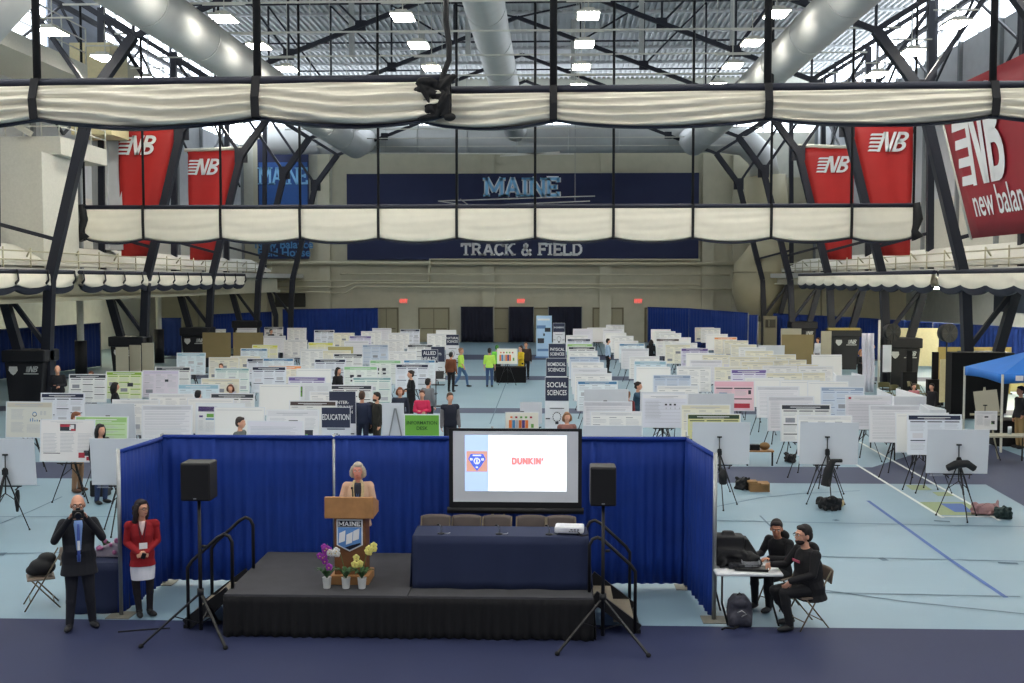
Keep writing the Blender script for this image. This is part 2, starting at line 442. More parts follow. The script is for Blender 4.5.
for x, y, k in ((-22.2, 51, 'nearer'), (-22.8, 63, 'farther')):
    r = thing('support_column', 'white round column with black padded foot under left balcony, %s one' % k, 'column', (x, y, 0), 0, 'white columns under the left balcony')
    MB().cone((0, 0, 0), (0, 0, 4.95), .16, .16, 14).build('shaft', white, r)
    MB().cone((0, 0, 0), (0, 0, 1.95), .28, .28, 14).build('foot_padding', [M('black_vinyl', (20, 21, 27), .55)], r)

# ---- ducts
def duct(name, lab, pts, r, mat, seams, n=28):
    root = thing(name, lab, 'air duct', (0, 0, 0))
    MB().tube(pts, r, n).build('pipe', mat, root)
    P = [Vector(p) for p in pts]
    for i, f in enumerate(seams):
        a, b = P[0], P[1]
        c = a.lerp(b, f); d = (b - a).normalized() * .05
        MB().tube([c - d, c + d], r * 1.025, n).build('seam_ring', mat, root)
    return root
duct('air_duct', 'long grey round duct running down the middle of the ceiling', [(HC - .8, 8, 15.7), (HC - .8, 80.9, 15.7)], .82, galv, [k / 12 for k in range(1, 12)])
duct('air_duct', 'long grey round duct on the right side of the ceiling', [(9.4, 8, 13.8), (9.4, 74, 13.8), (9.9, 80.9, 15.0)], .77, galv, [k / 12 for k in range(1, 12)])
duct('air_duct', 'long grey round duct on the left side of the ceiling', [(-13.2, 8, 13.8), (-13.2, 74, 13.8), (-13.7, 80.9, 15.0)], .85, galv, [k / 12 for k in range(1, 12)])
r = duct('air_duct', 'wide grey cross duct running along the end wall under the glazing', [(-21, 82, 15.2), (12.2, 82, 15.2), (14.2, 82, 14.9), (15.4, 82, 13.8), (15.6, 82, 12.4)], 1.05, galv, [k / 9 for k in range(1, 9)])
# big beige drop duct at the end wall, swelling at its foot
r = thing('drop_duct', 'large beige duct curving down the end wall at the right', 'air duct', (0, 0, 0))
b = MB()
prof = [(15.6, 82, 12.4, 1.5), (15.9, 82, 9.0, 1.5), (16.2, 81.8, 7.4, 1.5), (15.8, 81.2, 6.4, 1.7), (15.1, 80.8, 5.4, 1.9), (15.0, 80.8, 4.2, 1.9), (15.2, 81.0, 3.3, 1.8), (15.7, 81.3, 2.7, 1.4)]
b.tube([p[:3] for p in prof], [p[3] for p in prof], 28); b.build('pipe', beige_duct, r)
for p in (prof[4], prof[2]): MB().tube([(p[0], p[1], p[2] - .05), (p[0], p[1], p[2] + .05)], p[3] * 1.02, 28).build('seam_ring', beige_duct, r)
# big grey box duct at the upper left corner
r = thing('air_duct', 'short thick grey duct in the upper left corner', 'air duct')
MB().tube([at(60, -58, 28.6), at(-70, 84, 28.6)], .55, 24).build('pipe', galv, r)

# ---- ceiling lamps
lens_m = M('lit_lamp_lens', (255, 250, 238), emit=LAMP_POWER)
root0 = None
rows_x = [-17.4, -11.35, -5.15, 1.22, 7.6, 13.6]
rown = ['far left row', 'second row from left', 'row left of centre', 'row right of centre', 'second row from right', 'far right row']
ordn = ['first', 'second', 'third', 'fourth', 'fifth', 'sixth', 'seventh', 'eighth', 'ninth', 'tenth', 'eleventh', 'twelfth', 'thirteenth', 'fourteenth', 'fifteenth', 'sixteenth', 'seventeenth', 'eighteenth']
ys = [1.8 + 4.55 * k for k in range(18)]
for i, X in enumerate(rows_x):
    for k, Y in enumerate(ys):
        z = 13.8 if 0 < i < 5 else 13.4
        if Y > (62 if 0 < i < 5 else 65): continue
        lab = 'lit rectangular ceiling lamp, %s from camera in the %s' % (ordn[k], rown[i])
        if root0 is None:
            root0 = thing('ceiling_light', lab, 'ceiling light', (X, Y, z), 0, 'lit ceiling lamps')
            b = MB(); b.b2((-.38, -.58, .02), (.38, .58, .1)); b.b2((-.2, -.4, .1), (.2, .4, .2))
            b.build('housing', white, root0)
            b = MB(); b.b2((-.35, -.55, -.01), (.35, .55, .018)); b.build('lens', lens_m, root0)
            b = MB(); b.cone((0, 0, .2), (0, 0, 1.1), .02, .02, 6); b.build('stem', white, root0)
            b = MB(); b.bar((-.75, 0, .5), (.75, 0, .5), .05); b.build('bracket', white, root0)
            b = MB(); b.cone((0, 0, .5), (0, 0, 6.2), .012, .012, 5); b.build('hanger', white, root0)
        else:
            c = copy_tree(root0); c.location = (X, Y, z); c['label'] = lab
for k, Y in enumerate(ys[7:], 7):
    b = MB(); b.bar((-17, Y, 14.35), (13.2, Y, 14.35), .06)
    tag(b.build('conduit', white), 'thin white conduit across the ceiling over lamp row %s from camera' % ordn[k], 'conduit', 'white conduits across the ceiling')
for X, Yh in ((-10.5, 58), (-4.4, 58), (4.6, 58), (9.3, 58), (-7.6, 65), (1.2, 65)):                      # pale hanging ducts' drops and light posts under the deck
    b = MB(); b.bar((X, Yh, 16.5), (X, Yh, 19.9), .26)
    tag(b.build('ceiling_hanger', M('pale_steel', (166, 168, 164), .5)), 'pale square steel hanger under the deck, %s' % {-10.5: 'leftmost of the nearer row', -4.4: 'left of the middle duct', 4.6: 'right of the middle duct', 9.3: 'rightmost of the nearer row', -7.6: 'left one of farther row', 1.2: 'right one of farther row'}[X], 'hanger', 'pale hangers under the deck')

# ---- rolled up dividers (bundled fabric below a pipe, lifted by straps)
cream = M('cream_vinyl', (222, 217, 201), .55, noise=.03, scale=3)
navyv = M('navy_vinyl', (30, 34, 50), .6)
strapm = M('black_strap', (17, 18, 22), .7)
def roll(name, lab, p0, p1, ztop, H, cells, thick, sag, pipe_r, hang_to=None, edge=.14, group=None, dz1=0.0, folds=5, strap_w=.12, slanted=False, straps=None, ripple=1.0, nohang=()):
    p0 = Vector((*p0, 0)); p1 = Vector((*p1, 0)); d = p1 - p0; L = d.length; d.normalize(); nrm = Vector((d.y, -d.x, 0))
    if nrm.y > 0 and abs(nrm.y) > .5: nrm = -nrm
    root = thing(name, lab, 'divider curtain', p0, 0, group)
    st = straps or [i / cells for i in range(cells + 1)]
    def cellpos(u):
        for a, b in zip(st, st[1:]):
            if a <= u <= b: return (u - a) / (b - a)
        return 0.0
    rnd = random.Random(int(ztop * 100) + cells)
    ph = [rnd.uniform(0, 6) for _ in range(8)]
    nv = 22; nu = max(12, int(len(st) * 14))
    def prof(u, v, side):
        c = cellpos(u); s_ = math.sin(PI * min(1, max(0, c))) ** .7
        h = H * (1 - .12 * (1 - s_)) + sag * s_
        z = ztop - pipe_r * .7 + dz1 * u - v * h
        bul = thick * .5 * (.45 + .55 * math.sin(PI * min(1, v * .9 + .08))) * (.75 + .25 * s_)
        fold = thick * .10 * ripple * math.sin(v * folds * 2 * PI + ph[0] + 2.0 * math.sin(c * PI + ph[1]) + .8 * math.sin(u * 23 + ph[2])) * min(1, v * 3)
        fold += thick * .05 * ripple * math.sin(v * folds * 4.3 * PI + u * 31 + ph[3])
        n_ = (bul + fold) * side
        return d * (L * u) + nrm * n_ + Vector((0, 0, z))
    for name2, v0, v1, mat in (('fabric_bundle', 0.0, 1 - edge, cream), ('bottom_hem', 1 - edge, 1.0, navyv)):
        b = MB()
        def loop(u, w, v0=v0, v1=v1):
            # w 0..1 : down the front, up the back
            if w < .5: return prof(u, v0 + (v1 - v0) * w * 2, 1)
            return prof(u, v1 - (v1 - v0) * (w - .5) * 2, -1)
        b.grid(loop, nu, nv * 2, 0)
        b.build(name2, mat, root)
    b = MB(); b.tube([Vector((0, 0, ztop + pipe_r * .3)) - d * .1, d * (L + .1) + Vector((0, 0, ztop + dz1 + pipe_r * .3))], pipe_r, 12); b.build('top_pipe', [navyv], root)
    for i, u in enumerate(st):
        c = d * (L * u); zt = ztop + dz1 * u
        b = MB(); lean = d * (-.25 if slanted else 0.0)
        hh = H * .9
        for side in (1, -1):
            if slanted and side < 0: continue
            pts = [c + nrm * side * (pipe_r + .03) + Vector((0, 0, zt + pipe_r)), c + lean * .5 + nrm * side * (thick * .52 + .05) + Vector((0, 0, zt - hh * .5)), c + lean + nrm * side * (thick * .42 + .03) + Vector((0, 0, zt - hh * (.75 if slanted else 1.04)))]
            for a_, b_ in zip(pts, pts[1:]): b.bar(a_, b_, strap_w, .03, up=nrm)
        if not slanted: b.bar(c + nrm * (thick * .42 + .03) + Vector((0, 0, zt - hh * 1.04)), c - nrm * (thick * .42 + .03) + Vector((0, 0, zt - hh * 1.04)), strap_w, .03); b.bar(c + nrm * (pipe_r + .03) + Vector((0, 0, zt + pipe_r)), c - nrm * (pipe_r + .03) + Vector((0, 0, zt + pipe_r)), strap_w, .03)
        b.build('strap', strapm, root)
        if hang_to and i not in nohang:
            MB().cone(c + Vector((0, 0, zt)), c + Vector((0, 0, hang_to)), strap_w * .5, strap_w * .5, 8).build('suspension_pole', strapm, root)
    return root
def pxu(px, Y, xa, xb): return (at(px, 280, Y).x - xa) / (xb - xa)
# front divider, two overlapping lengths
Y1 = 23.0
xa, xb = at(-175, 280, Y1).x, at(447, 280, Y1).x
r = roll('rolled_divider', 'nearest cream divider bundled under a dark pipe, left length', (xa, Y1), (xb, Y1), at(300, 83, Y1).z, .80, 3, .42, .12, .085, 19.9, .07, folds=4, strap_w=.17, ripple=2.0,
     straps=[0, pxu(42, Y1, xa, xb), pxu(260, Y1, xa, xb), 1.0], dz1=.05, nohang=(3,))
xa, xb = at(412, 280, Y1 + .5).x, at(1206, 280, Y1 + .5).x
r2 = roll('rolled_divider', 'nearest cream divider bundled under a dark pipe, right length', (xa, Y1 + .5), (xb, Y1 + .5), at(560, 91, Y1 + .5).z, .66, 4, .36, .10, .085, 19.9, .06, folds=4, strap_w=.16,
     straps=[0.012, pxu(553, Y1 + .5, xa, xb), pxu(765, Y1 + .5, xa, xb), pxu(988, Y1 + .5, xa, xb), 1.0], dz1=.06, ripple=1.8, nohang=(0,))
c0 = at(436, 100, Y1 - .15)
b = MB(); rr = random.Random(3)
for k in range(34):
    fz = rr.uniform(-1, 1); b.ell(c0 + Vector((rr.uniform(-.30, .26) + .12 * fz * -1 * 0 + (.12 if fz < 0 else -.02), rr.uniform(-.1, .05), .42 * fz + .05)), (rr.uniform(.10, .26), .09, rr.uniform(.04, .09)), rot=Euler((0, rr.uniform(-1.2, 1.2), 0)).to_matrix())
pz = [at(*p, Y1 - .1) for p in ((446, -8), (446, 20), (449, 45), (449, 60), (443, 75), (440, 92))]
tag(b.build('gathered_strapping', [M('black_webbing', (15, 15, 18), .8)], remesh=.02), 'gathered black webbing where the two lengths of the nearest divider meet', 'webbing')
b = MB(); b.tube(pz, .06, 8); tag(b.build('hanging_cable', strapm), 'thick bent black cable hanging to the divider join', 'cable')
# middle divider
Y2 = 45.7
xa, xb = at(86, 280, Y2).x, at(912, 280, Y2).x
stp = [0.0] + [pxu(px, Y2, xa, xb) for px in (145, 222, 301, 379, 457, 535, 613, 692, 770, 850)] + [1.0]
roll('rolled_divider', 'middle cream divider hanging across the hall before the long navy banner', (xa, Y2), (xb, Y2), at(500, 207, Y2).z, 1.42, 11, .16, .05, .09, 19.9, .05, folds=2.2, strap_w=.11, straps=stp, ripple=.5)
for X in (xa - .1, xb + .1):
    b = MB(); b.tube([(X, Y2, 7.95), (X + .1, Y2, 7.3), (X - .05, Y2, 6.8), (X + .1, Y2, 6.5)], [.16, .2, .16, .26], 9)
    tag(b.build('divider_end_tie', strapm), 'black bunched tie closing the %s end of the middle divider' % ('left' if X < 0 else 'right'), 'tie')
# side dividers along the balcony fronts
for s, X in ((-1, -18.75), (1, 14.75)):
    for (ya, yb, k, w_) in ((24.0, 42.4, 8, 'nearer'), (43.2, 66.3, 11, 'farther')):
        roll('side_divider', 'scalloped cream divider tied up along the %s balcony, %s length' % ('left' if s < 0 else 'right', w_), (X, ya), (X, yb), 5.08, .62, k, .3, .14, .08, None, .30, folds=.8, strap_w=.09, slanted=True, ripple=.5)

# ---- balcony parapets and railings
for s in (-1, 1):
    X = HC + s * 17.6
    side = 'right' if s > 0 else 'left'
    root = thing('balcony_railing', 'white sloped parapet with thin rails along the %s balcony' % side, 'railing', (X, 14, 5.25))
    b = MB(); b.prism([(0, .1), (s * .9, .1), (s * 1.5, .85), (s * 1.42, .95), (0, .2)], 0, 62); b.build('parapet', white, root)
    for z in (.3, .62):
        MB().tube([(-s * .02, 10, z), (-s * .02, 62, z)], .03, 6).build('rail', M('beige_rail', (180, 176, 150), .5), root)
    for k in range(25):
        y = 12 + k * 2.08
        MB().cone((-s * .02, y, -.3), (-s * .02, y, .75), .03, .03, 6).build('rail_post', M('beige_rail', (180, 176, 150), .5), root)
        if k % 2: MB().bar((0, y, .7), (s * .9, y + 1.3, .15), .05).build('stay', M('beige_rail', (180, 176, 150), .5), root)
    b = MB(); b.b2((X + s * .1, 14, 4.1 if s < 0 else 4.6), (X + s * .35, 78, 4.9)); b.b2((X - s * .1, 14, 3.95 if s < 0 else 4.5), (X + s * .5, 78, 4.1 if s < 0 else 4.6))
    struct(b.build('trim_%d' % t, [beige])); t += 1
# ================================================================ BANNERS AND WALL FITTINGS
redm = M('red_banner_vinyl', (176, 38, 36), .55, noise=.05, scale=1.5)
redd = M('deep_red_banner_vinyl', (146, 30, 42), .55, noise=.05, scale=1.5)
lwhite = M('printed_letter_white', (226, 226, 226), .6, noise=.0)
navyb = M('navy_banner', (30, 38, 72), .7, noise=.04, scale=1)
sky_blue = M('light_blue_print', (134, 190, 230), .6, noise=0.0)
def infill_banner(s, Y, lab):
    root = thing('hanging_banner', lab, 'banner', (HC, Y + .25, 0), 0, None)
    ztop = 11.9; zb = 5.9
    def xin(z): return 16.9 - .262 * (z - 4.8) + .25
    def xo(z): return 18.1
    nx, nz = 8, 12
    b = MB()
    def f(u, v):
        z = zb + (ztop - zb) * v; a = xin(z); c = xo(z)
        x = a + (c - a) * u
        return Vector((s * x, .05 * math.sin(u * 9 + v * 3) + .04 * math.sin(v * 7), z))
    b.grid(f, nx, nz); b.build('banner_cloth', redm, root, solid=.02)
    b = MB(); nb_logo(b, s * 16.6 + (.25 if s > 0 else -.75), 11.0, .88, -.14, 0, 1.22)
    b.build('printed_logo', lwhite, root)
    b = MB(); b.tube([(s * 15.1, 0, ztop + .12), (s * 18.3, 0, ztop + .02)], .1, 8); b.build('top_roll', white, root)
for s, sd in ((-1, 'left'), (1, 'right')):
    infill_banner(s, 50.3, 'tall red banner with slanted white letters beside %s steel legs, nearer of that pair' % sd)
    infill_banner(s, 60.0, 'tall red banner with slanted white letters beside %s steel legs, farther of that pair' % sd)
    infill_banner(s, 69.8, 'small distant red banner low beside %s steel legs' % sd) if False else None
# largest banner, lying in the plane of the right legs
root = thing('large_banner', 'largest red banner with white letter logo and the words new balance', 'banner', (HC, 0, 0))
def pl(y, z, off=0.0): return Vector((16.9 - .262 * (z - 4.8) + off, y, z))
b = MB()
b.grid(lambda u, v: pl(31.4 + 7.6 * u, 6.25 + (11.2 - 6.25) * v, .05 * math.sin(u * 6) * math.sin(v * 3)), 10, 6); b.build('banner_cloth', redd, root, solid=.02)
b = MB(); b.grid(lambda u, v: pl(39.0 + .22 * u, 6.2 + 5.05 * v, 0.0), 1, 1); b.build('white_edge', white, root, solid=.03)
# matrix taking x -> -Y (so that it reads from the hall), z up the incline
XF = Matrix(((0, -1, -.262 * 0, 0), (-1, 0, 0, 0), (0, 0, 1, 0), (0, 0, 0, 1)))
b = MB(); nb_logo(b, 0, 0, 3.0, 0, 0, .82)
vs = []
for v in b.v:
    z = 9.45 + v[2]; vs.append(tuple(pl(36.75 - v[0], z, -.07 + v[1])))
b.v = vs; b.build('printed_logo', lwhite, root)
t_ = text_obj('printed_words', 'new balance', 1.25, lwhite, root, (0, 0, 0), bold=.012, ext=.0, sx=1)
me = t_.data
for v in me.vertices:
    x, y = v.co.x, v.co.y
    v.co = pl(35.6 - x * .80, 7.35 + y * 1.05, -.06)
t_.rotation_euler = (0, 0, 0); t_.scale = (1, 1, 1)

# long navy banner on the end wall
root = thing('wall_banner', 'long navy banner on end wall reading MAINE TRACK & FIELD', 'banner', (at(522, 200, HB).x, HB - .5, 0))
zt = at(522, 174, HB).z; zb_ = at(522, 260, HB).z
xw = (at(697, 200, HB).x - at(347, 200, HB).x) / 2
b = MB(); b.b2((-xw, -.03, zb_), (xw, .03, zt)); b.build('banner_cloth', navyb, root)
h = 1.42; zM = at(522, 197, HB).z
b = MB(); slab(b, 'MAINE', 0, zM, h, -.05, .27, sx=.86); b.build('letter_outline', lwhite, root)
b = MB(); slab(b, 'MAINE', 0, zM, h, -.09, .15, sx=.86); b.build('printed_letters', sky_blue, root)
b = MB(); slab(b, 'TRACK & FIELD', 0, at(522, 255.5, HB).z, .92, -.06, .2, sx=.93); b.build('printed_words', lwhite, root)
# truss bar hanging before the lettering
root = thing('hanging_light_bar', 'thin pale triangular bar hanging before the navy banner', 'light bar', (0, 78, 0))
for (a, c) in (((438, 201), (595, 196)), ((438, 201), (470, 206)), ((470, 206), (590, 201)), ((460, 199), (470, 206))):
    MB().bar(at(*a, 78) - Vector((0, 78, 0)), at(*c, 78) - Vector((0, 78, 0)), .07).build('bar', alu, root)
for px in (458, 575):
    MB().bar(at(px, 201, 78) - Vector((0, 78, 0)), Vector((at(px, 201, 78).x, 0, 20.1)), .03).build('suspension_wire', alu, root)
root = thing('hanging_light_bar', 'long white tube hanging below the cross duct', 'light bar', (0, 79, 0))
for (a, c) in (((360, 153), (574, 154)), ((500, 156), (560, 152))): MB().bar(at(*a, 79) - Vector((0, 79, 0)), at(*c, 79) - Vector((0, 79, 0)), .09).build('bar', white, root)
for px in (386, 467, 575): MB().bar(at(px, 154, 79) - Vector((0, 79, 0)), Vector((at(px, 154, 79).x, 0, 20.1)), .03).build('suspension_wire', alu, root)
# blue banner left of it
root = thing('wall_banner', 'blue banner left on end wall reading MAINE and New Balance Field House', 'banner', (0, HB - .5, 0))
a = at(259, 140, HB); c = at(311, 259, HB)
b = MB(); b.b2((a.x, -.03, c.z), (c.x, .03, a.z)); b.build('banner_cloth', navyb, root)
b = MB(); b.b2((a.x + .1, -.06, at(300, 236, HB).z), (c.x - .1, -.04, at(300, 163, HB).z)); b.build('blue_field', M('royal_blue_print', (34, 78, 140), .6), root)
b = MB(); slab(b, 'MAINE', (a.x + c.x) / 2, at(285, 185, HB).z, 1.3, -.08, .13, sx=.62); b.build('printed_letters', sky_blue, root)
lb = M('muted_blue_print', (74, 128, 176), .6, noise=0)
text_obj('printed_words', 'New Balance', .86, lb, root, ((a.x + c.x) / 2, -.06, at(285, 245, HB).z), bold=.02)
text_obj('printed_words', 'Field House', .86, lb, root, ((a.x + c.x) / 2, -.06, at(285, 253, HB).z), bold=.02)

# pipes along the end wall
pipem = M('beige_pipe', (186, 180, 154), .5)
for k, (pts, rr_) in enumerate([(((255, 263), (880, 264)), .16), (((430, 284), (430, 259.5), (700, 260)), .1), (((262, 281), (428, 281), (430, 262)), .08),
                      (((250, 287), (345, 287), (355, 283), (700, 285)), .08), (((250, 291), (310, 292), (346, 293), (356, 286.5), (905, 290)), .07), (((340, 274), (730, 275)), .06)]):
    b = MB(); b.tube([at(*p, HB - .55 - .12 * k) for p in pts], rr_, 8)
    tag(b.build('wall_pipe', pipem), ['thick beige pipe along the end wall below the navy banner', 'white pipe with a right angle bend under TRACK & FIELD', 'short beige pipe left of the bend on the end wall', 'thin beige pipe with a small step on the end wall',
        'lowest thin beige pipe along the end wall', 'faint beige pipe close under the thickest wall pipe'][k], 'pipe', 'pipes on the end wall')
# doors of the end wall
dm = M('beige_metal_door', (152, 146, 120), .6, noise=.03)
dn = 1
for (x0, x1, y0, dbl) in ((376, 397, 309, 1), (420, 448, 309, 1), (493, 508, 309, 0), (534, 549, 309, 0), (594, 622, 309, 1), (646, 652, 309, 0)):
    a = at(x0, y0, HB); c = at(x1, y0, HB); zz = a.z
    b = MB(); b.b2((a.x, HB - .12, 0), (c.x, HB - .02, zz), 0)
    b.b2((a.x - .12, HB - .16, 0), (a.x, HB, zz + .12), 1); b.b2((c.x, HB - .16, 0), (c.x + .12, HB, zz + .12), 1); b.b2((a.x, HB - .16, zz), (c.x, HB, zz + .12), 1)
    if dbl: b.b2(((a.x + c.x) / 2 - .03, HB - .14, 0), ((a.x + c.x) / 2 + .03, HB - .1, zz), 1)
    b.b2((a.x + .1, HB - .18, 1.0), (c.x - .1, HB - .12, 1.08), 1)
    struct(b.build('door_%d' % dn, [dm, M('door_frame_brown', (112, 104, 82), .6)])); dn += 1
# exit signs
exr = M('red_exit_glow', (255, 92, 82), emit=1.2)
for k, px in enumerate((404, 521, 638)):
    p = at(px, 301, HB)
    root = thing('exit_sign', 'small red EXIT sign over the end wall doors, %s of three' % ['left', 'middle', 'right'][k], 'sign', (p.x, HB - .2, p.z), 0, 'exit signs')
    b = MB(); b.b2((-.3, -.06, -.2), (.3, .06, .2)); b.build('sign_box', M('pale_pink_sign', (226, 170, 156), .5, noise=0), root)
    text_obj('sign_letters', 'EXIT', .3, exr, root, (0, -.08, 0), bold=.006)
    if k == 0: p = None
p = at(286, 293, HB); q = at(306, 307, HB)
b = MB(); b.b2((p.x - .8, HB - .3, q.z), (q.x, HB - .1, p.z)); tag(b.build('scoreboard', M('dark_scoreboard', (40, 40, 38), .6), bevel=.04), 'dark blank scoreboard low on the end wall at the left', 'scoreboard')

# ---- far drapes
def drape(name, lab, pts, z0, z1, mat, wave=.32, amp=.05, group=None, posts=True, z1b=None, base=False, cat='curtain'):
    """pipe-and-drape run along pts (x, y): pleated cloth, top rail, uprights"""
    root = thing(name, lab, cat, (pts[0][0], pts[0][1], 0), 0, group)
    o = Vector((pts[0][0], pts[0][1], 0)); rnd = random.Random(len(lab) * 7)
    P = [Vector((*p, 0)) - o for p in pts]
    z1b = z1 if z1b is None else z1b
    tot = sum((b_ - a_).length for a_, b_ in zip(P, P[1:])); run = 0
    b = MB()
    for a_, b_ in zip(P, P[1:]):
        L = (b_ - a_).length; d = (b_ - a_).normalized(); n_ = Vector((d.y, -d.x, 0)); nu = max(4, int(L / wave * 8))
        ph = rnd.uniform(0, 6)
        def f(u, v, a_=a_, d=d, n_=n_, L=L, ph=ph, run=run):
            s_ = u * L; w = (.35 + .65 * (1 - v))
            k = amp * w * (math.sin(2 * PI * s_ / wave + 1.3 * math.sin(s_ * 2.1 + ph)) + .5 * math.sin(2 * PI * s_ / (wave * 1.7) + ph + v))
            k += amp * .5 * math.sin(s_ * 1.3 + v * 2)
            g = (run + s_) / tot
            return a_ + d * s_ + n_ * k + Vector((0, 0, z0 + (z1 + (z1b - z1) * g - z0) * v))
        b.grid(f, nu, 5); run += L
    b.build('cloth_panel', mat, root, solid=.01)
    if posts:
        run = 0; ends = [P[0]] + P[1:]
        b = MB(); 
        for i, q in enumerate(ends):
            if i: run += (q - ends[i - 1]).length
            zt_ = z1 + (z1b - z1) * run / tot
            MB().cone(q, q + Vector((0, 0, zt_ + .06)), .03, .03, 8).build('upright', alu, root)
            if base: MB().b2((q.x - .17, q.y - .17, 0), (q.x + .17, q.y + .17, .012)).build('base_plate', M('beige_base_plate', (112, 110, 100), .6), root)
        zs = [z1]; run = 0
        for a_, b_ in zip(P, P[1:]):
            za = z1 + (z1b - z1) * run / tot; run += (b_ - a_).length; zb2 = z1 + (z1b - z1) * run / tot
            MB().cone(a_ + Vector((0, 0, za + .01)), b_ + Vector((0, 0, zb2 + .01)), .034, .034, 8).build('top_hem', mat, root)
    return root
fdr = M('royal_blue_drape_far', (18, 50, 122), .8, noise=.08, scale=1)
fdd = M('navy_drape_far', (30, 52, 112), .85, noise=.08, scale=1)
blkd = M('black_navy_drape', (22, 24, 40), .85, noise=.08, scale=1)
drape('blue_drape', 'bright blue drape at the end wall, left of the beige doors', [(at(279, 0, 80).x, 80), (at(376, 0, 84).x, 84)], .05, 2.62, fdr, group=None)
drape('blue_drape', 'dark blue drape running along the track under the left balcony', [(-27.2, 48), (-26, 54), (-25, 60)], .05, 2.4, fdd)
drape('blue_drape', 'dark blue drape between the white columns and padded bases, left', [(at(156, 0, 68).x, 68), (at(176, 0, 68).x, 68)], .05, 2.4, fdd)
drape('blue_drape', 'blue drape end strip left of the bright blue drape', [(at(203, 0, 73).x, 73), (at(268, 0, 80).x, 80)], .05, 2.45, fdr)
drape('blue_drape', 'bright blue drape at the end wall, right of the beige doors', [(at(650, 0, 84).x, 84), (at(692, 0, 80).x, 80), (at(752, 0, 69).x, 69)], .05, 2.72, fdr)
drape('blue_drape', 'tall narrow blue drape strip beside the small door at the right', [(at(752, 0, 69).x + .1, 69), (at(762, 0, 68).x, 68)], .05, 2.6, fdr)
drape('blue_drape', 'long blue drape under the right balcony behind the padded bases', [(at(778, 0, 77).x, 77), (at(860, 0, 69).x, 69), (at(940, 0, 61).x, 61), (24.2, 51)], .05, 2.45, fdr)
for k, (x0, x1) in enumerate(((460, 493), (509, 534), (549, 583))):
    drape('dark_drape', 'near black drape hanging at the end wall, %s of three' % ['left', 'middle', 'right'][k], [(at(x0, 0, 84.2).x, 84.2), (at(x1, 0, 84.2).x, 84.2)], .05, 2.72, blkd, group='dark drapes at the end wall')
# small door and frame at the right rear corner
p = at(764, 316, 76); q = at(777, 316, 76)
b = MB(); b.b2((p.x, 76, 0), (q.x, 76.3, p.z), 0); b.b2((p.x + .1, 75.95, 1.55), (q.x - .1, 76, 2.1), 1); b.b2((p.x + .3, 75.9, 1.6), (p.x + .36, 76, 2.05), 0)
struct(b.build('door_7', [dm, M('dark_pane', (74, 70, 56), .5)]))
# things on the outer walls of the side aisles
b = MB(); b.b2((26.85, 56, 2.9), (26.98, 68, 4.0)); tag(b.build('dark_wall_panel', M('dark_slate_panel', (40, 48, 62), .6), bevel=.02), 'long dark panel on the wall under the right balcony', 'wall panel')
b = MB(); b.b2((26.9, 47, 1.6), (27.02, 54, 3.9)); struct(b.build('window_4', [M('aisle_daylight', (178, 206, 224), emit=.7)]))
for k, y in enumerate((45.5, 40.5)):
    b = MB(); b.b2((26.4, y - .7, 0), (27, y + .7, 4.9)); struct(b.build('trim_%d' % t, [M('yellowed_pier', (196, 188, 140), .7)])); t += 1
for k, (x, y) in enumerate(((-27.5, 60), (-26.5, 68), (-27.2, 72), (-29.2, 47))):  # visible tubes, with further ones added to brighten the aisle
    b = MB(); b.b2((x - .9, y - .12, 4.0), (x + .9, y + .12, 4.1)); b.b2((x - .6, y - .02, 4.1), (x - .57, y + .02, 4.95), 1); b.b2((x + .57, y - .02, 4.1), (x + .6, y + .02, 4.95), 1)
    tag(b.build('tube_light', [M('tube_light_glow', (255, 246, 214), emit=50.0), alu]), 'lit tube light under the left balcony, %s' % ['middle one', 'farther right one', 'farthest one', 'nearest one'][k], 'ceiling light', 'tube lights under the left balcony')

b = MB(); b.b2((XL + .02, 52, 15.0), (XL + .12, 58.2, 20.2)); b.b2((XL + .02, 40, 15.0), (XL + .1, 46, 20.2)); struct(b.build('wall_left_upper', [M('blue_grey_panel', (150, 156, 168), .7, scale=2)]))
for k, (x, y) in enumerate(((20.5, 50), (21.5, 62), (20.8, 40), (24, 56), (24.5, 44))):  # one tube is visible; the rest are added to brighten under the balcony
    b = MB(); b.b2((x - 1.2, y - .14, 4.3), (x + 1.2, y + .14, 4.42)); b.b2((x - .6, y - .02, 4.42), (x - .57, y + .02, 4.95), 1); b.b2((x + .57, y - .02, 4.42), (x + .6, y + .02, 4.95), 1)
    tag(b.build('tube_light', [M('tube_light_glow_right', (255, 246, 224), emit=150.0), alu]), 'lit tube light under the right balcony, %s' % ['added, middle of the inner row', 'farthest of the inner row', 'added, nearest of the inner row', 'added, farther of the outer row', 'added, nearer of the outer row'][k], 'ceiling light', 'tube lights under the right balcony')
# ---- platforms and boxes high on the left wall
railm = M('white_rail', (200, 200, 190), .5)
def platform(lab, x0, x1, y0, y1, z0, z1, rail_h, n):
    root = thing('gallery_platform', lab, 'platform', (x0, y0, z0))
    MB().b2((0, 0, 0), (x1 - x0, y1 - y0, z1 - z0)).build('deck', white, root)
    X = x1 - x0 - .05; L = y1 - y0
    for k in range(1, 4):
        b = MB(); z = z1 - z0 + rail_h * k / 3; b.tube([(0, .05, z), (X, .05, z), (X, L, z)], .028, 6); b.build('rail', railm, root)
    for k in range(n + 1):
        MB().cone((X, L * k / n, z1 - z0), (X, L * k / n, z1 - z0 + rail_h), .03, .03, 6).build('rail_post', railm, root)
    for k in range(4):
        MB().cone((X * k / 4, .05, z1 - z0), (X * k / 4, .05, z1 - z0 + rail_h), .03, .03, 6).build('rail_post', railm, root)
    return root
platform('white railed platform on top of the wide column at the left edge', -22.3, -19.35, 43, 47.5, 9.75, 10.45, 1.2, 3)
